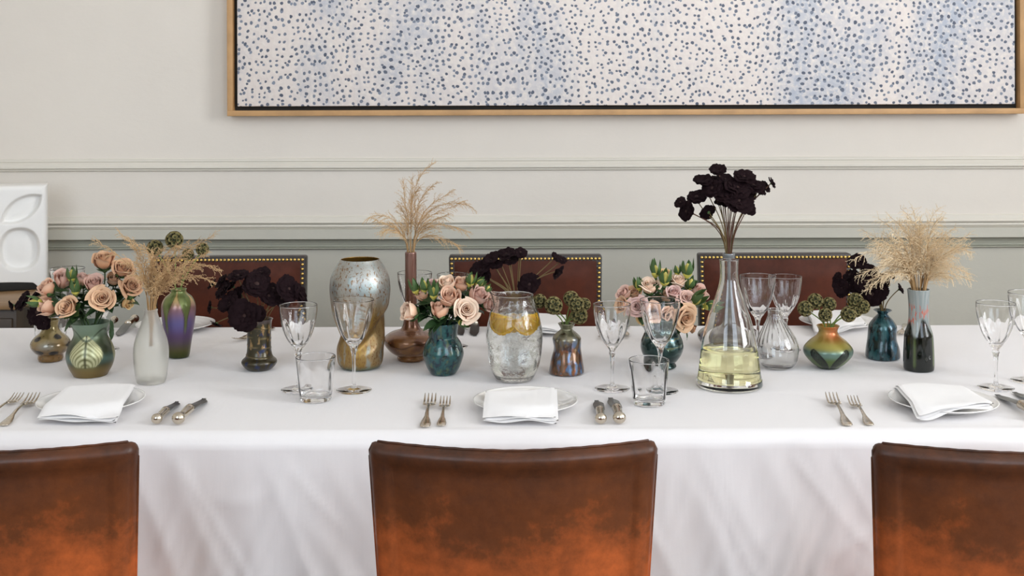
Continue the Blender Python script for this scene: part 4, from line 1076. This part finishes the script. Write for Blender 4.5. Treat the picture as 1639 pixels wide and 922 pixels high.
def bez(p0, p1, p2, p3, n):
    return [p0 * (1 - t) ** 3 + p1 * 3 * t * (1 - t) ** 2 + p2 * 3 * t * t * (1 - t) + p3 * t ** 3 for t in [i / n for i in range(n + 1)]]
def stem_path(info, head, dirn, rnd, spread=0.6, depth=0.45, arc=0.35):
    """from inside the vase, through its mouth, to the head"""
    mouth = info['loc'] + Vector((0, 0, info['H'] + .001)); lat = head - mouth; lat.z = 0
    L = lat.normalized() if lat.length > 1e-4 else Vector((1, 0, 0))
    rm = max(.001, info['neck'] - .005) * spread
    j = Vector((rnd.uniform(-1, 1), rnd.uniform(-1, 1), 0)) * rm * .45
    top = mouth + L * rm * min(1, lat.length / .05) * .8 + j
    low = info['loc'] + Vector((0, 0, info['H'] * (1 - depth))) - L * rm * .3 + j * .5
    d = (head - top).length
    up = (top - low).normalized()
    return [low] + bez(top, top + up * d * arc, head - dirn * d * .35, head, 9)
def orient(o, pos, dirn, size, spin=0.0):
    q = Vector((0, 0, 1)).rotation_difference(dirn.normalized())
    o.rotation_mode = 'QUATERNION'; o.rotation_quaternion = q @ Quaternion((0, 0, 1), spin); o.location = pos; o.scale = (size,) * 3
RC = {'peach': srgb(230, 192, 166), 'pink': srgb(226, 190, 176), 'apricot': srgb(228, 190, 154), 'cream': srgb(246, 222, 200), 'mauve': srgb(226, 192, 186), 'yellow': srgb(238, 208, 150), 'brown': srgb(194, 152, 120), 'bud': srgb(206, 196, 112), 'tan': srgb(216, 174, 138)}
def rose(info, px, py, w, dy, dirn, kind, colr, label, group, rnd, leaf=1, name='rose'):
    head = at(px, py, info['p'].y + dy); s = F / head.y; R = w / 2 / s
    d = Vector(dirn).normalized()
    scale = R / (.88 if kind != 'bud' else .52)
    if kind == 'tight': scale = R / .76
    cen = {'open': .65, 'half': .75, 'tight': .85, 'bud': .95}[kind]
    base = head - d * scale * cen
    path = stem_path(info, base - d * scale * .3, d, rnd)
    t = thing(name, label, 'rose' if kind != 'bud' else 'rosebud', info['loc'] + Vector((0, 0, info['H'])), 0, group)
    org = t.location
    m = MB(); m.tube([p - org for p in path], [.0016] * 10 + [.0019] if kind != 'bud' else [.0012] * 11, 6); m.build('stem', M['stem'], t)
    me = BUD if kind == 'bud' else rnd.choice(ROSES[kind])
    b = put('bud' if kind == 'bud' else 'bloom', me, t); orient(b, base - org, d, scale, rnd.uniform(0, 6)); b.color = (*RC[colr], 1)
    c = put('calyx', rnd.choice(BUDCAL if kind == 'bud' else CALYX), t); orient(c, base - org, d, scale * (1.1 if kind == 'bud' else .8), rnd.uniform(0, 6))
    for i in range(leaf):
        f = rnd.uniform(.4, .95); k = 1 + f * 9; a, bb = path[int(k)], path[min(10, int(k) + 1)]; p = a.lerp(bb, k - int(k))
        L = rnd.uniform(.030, .050); lf = put('leaf', rnd.choice(LEAF), t); lf.location = p - org
        ang = rnd.uniform(0, 2 * PI); lf.rotation_euler = (rnd.uniform(-.4, .4), rnd.uniform(-.7, .3), ang); lf.scale = (L,) * 3
    return t
def bouquet(info, rows, group, seed, where):
    rnd = random.Random(seed)
    for r in rows:
        px, py, w, dy, d, kind, colr, lab = r[:8]
        rose(info, px, py, w, dy, d, kind, colr, lab, group, rnd, leaf=r[8] if len(r) > 8 else (2 if kind == 'bud' else 5), name='rosebud' if kind == 'bud' else 'rose')
g1 = 'peach roses in the green feathered vase'
bouquet(V2, [
    (77, 463, 29, -.01, (-.45, -.45, .8), 'half', 'peach', 'upright peach rose nearest the white sculpture in the green vase'),
    (101, 450, 27, .01, (.35, -.35, .85), 'tight', 'pink', 'dusky pink half-open rose behind the leftmost roses of the green vase'),
    (79, 491, 29, -.02, (-.75, -.5, .35), 'tight', 'peach', 'low peach rose hanging over the amber vase'),
    (109, 494, 31, -.04, (-.2, -.8, .45), 'half', 'apricot', 'low apricot rose at the front of the green vase'),
    (133, 449, 20, .0, (.05, -.2, 1), 'tight', 'pink', 'slim pink rosebud-like rose standing beside the green bud'),
    (151, 457, 31, -.02, (.1, -.55, .8), 'half', 'pink', 'dusky pink rose in the middle of the green vase bouquet'),
    (164, 480, 35, -.05, (.25, -.85, .5), 'open', 'apricot', 'wide open apricot rose lowest in front, over the green vase rim'),
    (167, 420, 33, .0, (.1, -.4, .9), 'half', 'tan', 'topmost rose of the green vase, touching the dried grass'),
    (196, 432, 32, .02, (.4, -.5, .7), 'half', 'tan', 'tan rose half veiled by dried grass, high in the green vase'),
    (210, 459, 31, .0, (.6, -.6, .5), 'open', 'tan', 'tan rose low behind the frosted bottle grass'),
    (203, 486, 17, -.01, (.7, -.4, -.1), 'tight', 'yellow', 'small yellowish rose drooping beside the frosted bottle neck'),
    (182, 448, 19, .02, (.2, -.5, .7), 'tight', 'apricot', 'small apricot rose between the topmost and the tan roses'),
    (115, 442, 11, -.01, (0, -.1, 1), 'bud', 'bud', 'tall green rosebud rising among the pink roses of the green vase'),
    (121, 464, 11, -.03, (.1, -.3, .9), 'bud', 'bud', 'lower green rosebud with yellow slit in the green vase'),
    (59, 484, 11, -.02, (-.95, -.2, .25), 'bud', 'bud', 'pale green rosebud pointing towards the sideboard'),
    (206, 477, 9, .0, (.8, -.2, .5), 'bud', 'bud', 'small green rosebud next to the drooping yellowish rose'),
], g1, 11, 'green')
g2 = 'pale roses in the small teal vase'
bouquet(V8, [
    (658, 500, 32, -.02, (-.85, -.45, .3), 'half', 'cream', 'pale cream rose leaning across the brown bottle neck'),
    (677, 473, 20, .0, (-.4, -.3, .85), 'tight', 'peach', 'small peach rose half hidden by buds in the teal vase'),
    (703, 498, 26, -.04, (.0, -.35, 1), 'tight', 'peach', 'upright peach rose at the front of the teal vase'),
    (719, 479, 35, -.03, (.0, -.55, .8), 'half', 'peach', 'broad peach rose in the middle of the teal vase bouquet'),
    (715, 456, 28, .0, (-.05, -.3, .95), 'half', 'cream', 'topmost pale rose of the teal vase'),
    (738, 457, 23, .01, (.2, -.3, .9), 'tight', 'peach', 'small peach rose beside the topmost pale rose'),
    (745, 496, 34, -.045, (.25, -.9, .3), 'open', 'cream', 'open pale rose showing its spiral, low in the teal vase'),
    (764, 475, 34, -.01, (.6, -.45, .6), 'half', 'pink', 'pink-peach rose leaning towards the lemon jug'),
    (781, 487, 26, .0, (.8, -.5, .3), 'half', 'pink', 'outermost pink rose touching the lemon jug'),
    (692, 459, 23, .02, (-.2, -.2, .95), 'half', 'mauve', 'mauve-pink rose at the back of the teal vase'),
    (665, 463, 10, .0, (-.3, -.1, .95), 'bud', 'bud', 'green rosebud against the brown bottle neck'),
    (679, 459, 11, -.01, (-.05, -.2, 1), 'bud', 'bud', 'fat green rosebud just beside the brown bottle neck'),
    (694, 470, 11, -.03, (.0, -.2, 1), 'bud', 'bud', 'green and yellow rosebud in front of the mauve-pink rose'),
    (753, 450, 11, .0, (.25, -.1, 1), 'bud', 'bud', 'green rosebud rising beside the dark flowers above the teal vase'),
    (768, 453, 9, .0, (.75, -.1, .6), 'bud', 'bud', 'slim green rosebud slanting towards the dark flowers'),
    (779, 464, 8, .0, (.6, -.1, .8), 'bud', 'bud', 'smallest green rosebud above the outermost pink rose'),
    (740, 517, 9, -.04, (.6, -.6, -.1), 'bud', 'bud', 'green rosebud lying on the teal vase rim', 1),
], g2, 12, 'teal')
g3 = 'mixed roses in the dark teal footed vase'
bouquet(V12, [
    (1000, 471, 24, .0, (-.6, -.4, .6), 'half', 'pink', 'pink rose at the outer top edge beside the slim wine glass'),
    (997, 489, 26, -.02, (-.8, -.5, .2), 'open', 'apricot', 'apricot rose seen through the slim wine glass rim'),
    (1015, 470, 24, .01, (-.3, -.5, .7), 'open', 'tan', 'tan rose tucked behind the mauve spiral rose'),
    (1020, 491, 28, -.04, (-.4, -.85, .2), 'open', 'mauve', 'mauve rose with a tight spiral between the two wine glasses'),
    (1040, 460, 30, -.01, (-.1, -.4, .85), 'half', 'cream', 'cream rose standing above the large wine glass'),
    (1064, 441, 23, .02, (.0, -.2, 1), 'half', 'yellow', 'yellow-cream rose hidden by buds at the top of the footed vase'),
    (1086, 452, 25, .0, (.1, -.35, .9), 'half', 'cream', 'pale cream rose near the top, below the fat bud'),
    (1066, 476, 20, -.01, (.0, -.5, .8), 'half', 'apricot', 'small apricot rose above the wine glass rim'),
    (1078, 468, 20, -.03, (.0, -.7, .7), 'half', 'mauve', 'small mauve-pink rose in the centre of the footed vase bouquet'),
    (1097, 477, 23, -.03, (.25, -.75, .5), 'open', 'pink', 'pink rose between the centre and the carafe-side rose'),
    (1117, 470, 28, .0, (.6, -.45, .6), 'half', 'pink', 'large pink-peach rose leaning towards the carafe'),
    (1096, 508, 33, -.05, (.4, -.9, -.05), 'open', 'apricot', 'large open apricot rose hanging low over the footed vase rim'),
    (1043, 500, 27, -.05, (-.1, -.9, .2), 'open', 'peach', 'peach rose seen through the large wine glass'),
    (1074, 503, 24, -.05, (.1, -.9, .1), 'open', 'peach', 'low peach rose beside the hanging apricot rose'),
    (1106, 524, 14, -.03, (.8, -.4, -.4), 'tight', 'brown', 'small withered brownish rose drooping over the vase rim'),
    (1030, 510, 18, -.04, (-.4, -.8, -.2), 'half', 'yellow', 'low yellowish rose tucked under the mauve rose'),
    (1049, 435, 11, .0, (.0, -.05, 1), 'bud', 'bud', 'tall dark green rosebud standing over the cream rose'),
    (1064, 447, 13, -.02, (.1, -.3, .95), 'bud', 'bud', 'broad yellow-green rosebud in front of the topmost rose'),
    (1084, 434, 8, .01, (-.05, .1, 1), 'bud', 'bud', 'tiny green rosebud on a thin stem between the tall buds'),
    (1100, 434, 13, .0, (.05, -.1, 1), 'bud', 'bud', 'fat yellow-green rosebud highest towards the carafe'),
    (1022, 457, 10, .0, (-.25, -.1, 1), 'bud', 'bud', 'dark green rosebud beside the cream rose of the footed vase'),
    (1104, 456, 11, .0, (.3, -.2, .9), 'bud', 'bud', 'green rosebud above the rose leaning to the carafe'),
    (1113, 481, 13, -.03, (.6, -.5, .5), 'bud', 'bud', 'yellow-green rosebud lying across the carafe-side rose'),
    (1135, 490, 11, -.01, (.95, -.2, .1), 'bud', 'bud', 'outermost green rosebud pointing at the carafe'),
], g3, 13, 'footed')
# a few large leaves that hang over the rims
def hanging_leaf(info, px, py, dy, L, eul, label):
    p = at(px, py, info['p'].y + dy)
    o = put('rose_leaf', leaf_mesh(9, .15, .35, .08)); o.location = p; o.scale = (L,) * 3; o.rotation_euler = eul
    tag(o, label, 'leaf', 'rose leaves over the rims')
hanging_leaf(V2, 177, 512, -.02, .048, (.2, 1.5, -.3), 'dark leaf hanging down beside the green feathered vase')
hanging_leaf(V12, 1098, 523, -.03, .03, (.2, 1.45, -.2), 'narrow dark leaf hanging below the withered rose')

def dark_flowers(info, rows, group, seed, default, red=False, arc=.35):
    rnd = random.Random(seed)
    for r in rows:
        px, py, w, dy = r[:4]; lab = r[5] if len(r) > 5 else default
        head = at(px, py, info['p'].y + dy); s = F / head.y; R = w / 2 / s
        mouth = info['loc'] + Vector((0, 0, info['H'])); out = (head - mouth).normalized()
        d = Vector(r[4]) if len(r) > 4 and r[4] else (out + Vector((rnd.uniform(-.35, .35), -.75, rnd.uniform(-.3, .35))))
        d = d.normalized(); base = head - d * R * .2
        path = stem_path(info, base - d * R * .15, (d * .5 + out).normalized(), rnd, .7, .35, arc)
        t = thing('dark_flower', lab, 'flower', mouth, 0, group)
        m = MB(); m.tube([p - mouth for p in path], .00125, 5); m.build('stem', M['cosmos_stem_red'] if red and rnd.random() < .55 else M['cosmos_stem'], t)
        o = put('petals', rnd.choice(COSMOS), t); orient(o, base - mouth, d, R * 1.38, rnd.uniform(0, 6))
        e = put('flower_eye', EYE, t); orient(e, base - mouth + d * R * .1, d, R, 0)
        c = put('calyx', CAL2, t); orient(c, base - mouth, d, R, 0)
dark_flowers(V1, [(20, 489, 17, 0, (-.8, -.4, -.2), 'black flower farthest out over the sideboard, from the amber vase'), (38, 482, 28, -.01, None, 'larger black flower beside the outermost one over the sideboard'),
    (61, 470, 22, .02), (60, 500, 32, -.02), (71, 516, 22, -.03), (50, 507, 20, 0)], 'black flowers in the amber vase', 21, 'black flower massed just above the small amber vase')
dark_flowers(V5, [(381, 441, 25, .0, (0, -.4, .8), 'black flower standing apart at the top above the bronze vase'), (417, 437, 25, .02), (411, 455, 38, -.01), (358, 465, 28, .0), (336, 492, 16, .02), (346, 519, 17, -.01, (-.4, -.3, -.9), 'black flower hanging lowest, away from the bronze vase'),
    (368, 485, 30, -.02), (383, 472, 24, .0), (392, 506, 41, -.05, (-.1, -.9, .2), 'largest black flower covering the rim of the bronze vase'), (414, 503, 20, -.04), (430, 474, 28, -.01), (437, 462, 24, .01), (462, 463, 34, -.01), (481, 470, 25, .0, (.8, -.3, .3), 'black flower farthest out towards the slim wine glass'), (354, 450, 20, .02), (339, 455, 15, .05), (450, 478, 24, .0), (372, 458, 20, .02)],
    'black flowers in the bronze vase', 22, 'black flower in the dense bunch above the dark bronze vase')
dark_flowers(V10, [(770, 432, 26, .0), (776, 443, 22, -.01), (757, 432, 10, .0), (786, 416, 21, .0), (798, 409, 17, .01), (811, 406, 23, .0), (817, 416, 21, .01), (833, 404, 17, .0, (.2, -.6, .6), 'black flower highest on the crest of the chair behind the jug'), (834, 410, 13, .0), (889, 412, 14, .0), (898, 416, 15, .01), (894, 436, 19, -.01, (.6, -.4, -.4), 'black flower drooping lowest over the seed pods by the jug'), (847, 455, 28, .0, (0, -.9, .2), 'single black flower low over the rim of the lemon jug'), (838, 465, 15, .01), (793, 425, 20, 0)],
    'black flowers behind the jug', 23, 'black flower in the loose spray arching behind the lemon jug')
dark_flowers(V14, [(1089, 324, 17, .0), (1099, 338, 27, -.01, (-.8, -.5, .1), 'black flower drooping farthest from the tall bunch over the carafe'), (1115, 315, 27, .0), (1127, 291, 27, .0), (1150, 274, 24, .0), (1140, 301, 28, -.02), (1133, 339, 22, .0, (-.3, .6, .3), 'black flower seen from behind, hanging under the tall bunch'), (1161, 287, 22, .01), (1165, 312, 35, -.02), (1181, 321, 40, -.03), (1191, 283, 28, .0), (1206, 297, 28, .0), (1216, 303, 20, .0), (1225, 299, 17, .01), (1236, 293, 17, .0, (.8, -.3, .4), 'black flower at the outer tip of the tall bunch, pointing to the bare wall'), (1195, 335, 26, -.02), (1180, 300, 34, -.01), (1157, 322, 22, .0), (1170, 300, 28, .02), (1192, 310, 30, 0), (1147, 290, 24, .02)],
    'tall black flowers above the carafe', 24, 'black flower in the tall dense bunch rising over the carafe', True, .55)
dark_flowers(V17, [(1371, 419, 25, .0, (-.3, -.5, .7), 'topmost black flower at the corner of the studded chair'), (1391, 433, 22, .01), (1340, 447, 17, .0, (-.8, -.4, .3), 'outermost black flower in front of the studded chair'), (1348, 461, 25, -.01), (1371, 452, 27, .0), (1386, 452, 28, -.02), (1406, 447, 25, .0), (1396, 471, 33, -.03), (1376, 464, 22, .0), (1413, 453, 19, .01), (1440, 463, 14, .0, (.6, -.4, .4), 'small dark flower on the side towards the black bottle vase'), (1426, 441, 12, .0), (1360, 440, 20, .02), (1408, 465, 22, -.01)],
    'black flowers in the teal bottle', 25, 'black flower in the bunch above the teal blue bottle')

def pods(info, rows, group, seed):
    rnd = random.Random(seed)
    for px, py, w, dy, lab in rows:
        head = at(px, py, info['p'].y + dy); R = 1.02 * w / 2 / (F / head.y); mouth = info['loc'] + Vector((0, 0, info['H'])); d = (head - mouth).normalized()
        path = stem_path(info, head - d * R * .6, d, rnd, .75, .4, .25)
        t = thing('seed_pod', lab, 'seed pod', mouth, 0, group)
        m = MB(); m.tube([p - mouth for p in path], .0014, 6); m.build('stem', M['pod_stem'], t)
        sp = rnd.uniform(0, 6)
        o = put('papery_cups', PODS[0], t); orient(o, head - mouth, d, R, sp); o = put('pod_core', PODS[1], t); orient(o, head - mouth, d, R, sp)
pods(V4, [(279, 384, 27, .0, 'highest round seed pod above the purple vase'), (248, 397, 25, .01, 'round seed pod nearest the roses, above the purple vase'), (324, 399, 20, .0, 'round seed pod on the chair side of the grass, above the purple vase'), (301, 407, 18, .01, 'small seed pod buried in the dried grass above the purple vase')], 'seed pods in the purple vase', 31)
pods(V11, [(864, 482, 22, .0, 'seed pod touching the rim of the lemon jug'), (886, 489, 28, -.02, 'large front seed pod on a slanting stem beside the jug'), (914, 478, 24, .0, 'highest seed pod above the pinched vase'), (922, 487, 25, -.02, 'bright green-gold seed pod in front, above the pinched vase'), (935, 487, 20, .01, 'outermost seed pod above the pinched vase, away from the jug'), (927, 505, 27, -.01, 'darkest, lowest seed pod of the pinched vase')], 'seed pods in the pinched vase', 32)
pods(V16, [(1289, 494, 24, .0, 'seed pod farthest towards the carafe in the squat vase'), (1305, 482, 24, .01, 'highest seed pod on the carafe side of the squat vase'), (1327, 487, 22, .01, 'green seed pod in the middle back of the squat vase'), (1321, 504, 21, -.02, 'low seed pod at the middle front of the squat vase'), (1358, 503, 24, -.02, 'front seed pod on a slanting stem towards the teal bottle'), (1370, 498, 19, .0, 'seed pod half hidden behind the slanting one by the teal bottle'), (1369, 481, 24, .01, 'topmost seed pod under the black flowers of the teal bottle'), (1381, 491, 22, .0, 'seed pod nearest the teal bottle')], 'seed pods in the squat vase', 33)

# ------------------------------------------------------------------ dried grass plumes
def plume(info, tip, dy, rnd, label, group, spread, nb, blen, start=.30, arc=.5, fine=1.0, mat='grass'):
    mouth = info['loc'] + Vector((0, 0, info['H'])); head = at(tip[0], tip[1], info['p'].y + dy)
    droop = Vector((head.x - mouth.x, head.y - mouth.y, 0)); L = droop.length
    d = (droop.normalized() * .8 + Vector((0, 0, -.5 if head.z < mouth.z + L * .8 else .5))).normalized() if L > .02 else Vector((0, 0, 1))
    path = stem_path(info, head, d, rnd, .8, .5, arc)
    t = thing('grass_plume', label, 'dried grass', mouth, 0, group)
    out = path[1:]; m = MB()
    m.tube([p - mouth for p in path], [.0010] * 3 + [.0006] * 3 + [.00035] * (len(path) - 6), 5); m.build('stem', M['grass_stem'], t)
    m = MB(); n = len(out) - 1
    def on(f):
        k = f * n; i = min(n - 1, int(k)); return out[i].lerp(out[i + 1], k - i), (out[i + 1] - out[i]).normalized()
    for b in range(nb):
        f = start + (1 - start) * (b + rnd.random()) / nb; p, tg = on(min(.999, f))
        side = Vector((rnd.gauss(0, 1), rnd.gauss(0, 1), rnd.gauss(0, 1))); side = (side - tg * side.dot(tg)).normalized()
        l = blen * rnd.uniform(.45, 1.1) * (1 - .55 * (f - start) / (1 - start)); dd = (tg * .9 + side * spread * rnd.uniform(.5, 1.2)).normalized()
        pts = []; q = p.copy(); K = 8
        for k in range(K + 1):
            pts.append(q - mouth); dd = (dd + Vector((rnd.uniform(-.13, .13), rnd.uniform(-.13, .13), -.06 - .05 * k / K + rnd.uniform(-.1, .1)))).normalized(); q = q + dd * (l / K)
        # hair-thin branch as a three-sided strand
        m.tube([pts[0], pts[3], pts[6], pts[8]], [.00034 * fine, .0003 * fine, .00025 * fine, .0002 * fine], 3)
        ns = int(l / .0030)
        for s_ in range(ns):
            x = (s_ + rnd.random()) / ns; k = x * K; i = min(K - 1, int(k)); c = pts[i].lerp(pts[i + 1], k - i)
            a = Vector((rnd.gauss(0, 1), rnd.gauss(0, 1), rnd.gauss(0, 1))).normalized(); ax = ((pts[i + 1] - pts[i]).normalized() * .9 + a * .8).normalized()
            e1 = ax.orthogonal().normalized(); e2 = ax.cross(e1); sl = rnd.uniform(.0022, .0036) * fine; sw = .00052 * fine; mid = c + ax * sl * .45 + a * .0006
            V = [c, mid + e1 * sw, mid - e1 * sw * .5 + e2 * sw * .87, mid - e1 * sw * .5 - e2 * sw * .87, c + ax * sl]
            m.add(V, [(0, 1, 2), (0, 2, 3), (0, 3, 1), (4, 2, 1), (4, 3, 2), (4, 1, 3)])
    m.build('plume', M[mat], t, smooth=False)
rg = random.Random(77)
for tip, dy in [((150, 385), -.01), ((190, 372), .0), ((206, 380), .01), ((228, 392), -.02), ((245, 400), -.03), ((262, 398), .0), ((282, 392), -.01), ((300, 388), .01), ((318, 384), .0), ((342, 376), -.01), ((335, 402), -.02), ((350, 432), .0), ((340, 452), -.01), ((300, 420), -.04), ((270, 425), -.05), ((215, 420), -.04), ((318, 425), -.02), ((240, 420), -.02), ((258, 440), -.05), ((285, 440), -.04), ((225, 442), -.03), ((250, 455), -.05)]:
    plume(V3, tip, dy, rg, 'dried grass plume in the feathery spray of the frosted bottle', 'dried grass in the frosted bottle', .55, 44, .040, .22, .45, 1.25)
for tip, dy in [((694, 262), .0), ((660, 285), .01), ((646, 290), -.01), ((600, 352), .0), ((588, 350), .01), ((612, 372), -.02), ((700, 292), .0), ((725, 305), .01), ((742, 322), -.01), ((757, 333), .0), ((748, 372), -.01), ((738, 398), .0), ((672, 300), -.02), ((636, 330), .02), ((718, 342), -.03)]:
    plume(V7, tip, dy, rg, 'dried grass plume in the airy fountain above the brown bottle', 'dried grass in the brown long-necked vase', .55, 46, .044, .16, .6, 1.15)
for k in range(52):
    a = -2.25 + 4.5 * (k + .5) / 52 + rg.uniform(-.06, .06); q = (.55 + .45 * rg.random())
    tip = (1466 + 102 * math.sin(a) * q, 408 - 82 * math.cos(a) * q + (8 if abs(a) > 1.7 else 0))
    plume(V18, tip, rg.uniform(-.07, .06), rg, 'dried grass plume in the dense cloud above the black bottle', 'dried grass in the black bottle vase', .95, 50, .046, .12, .55, 1.05, 'grass_pale')
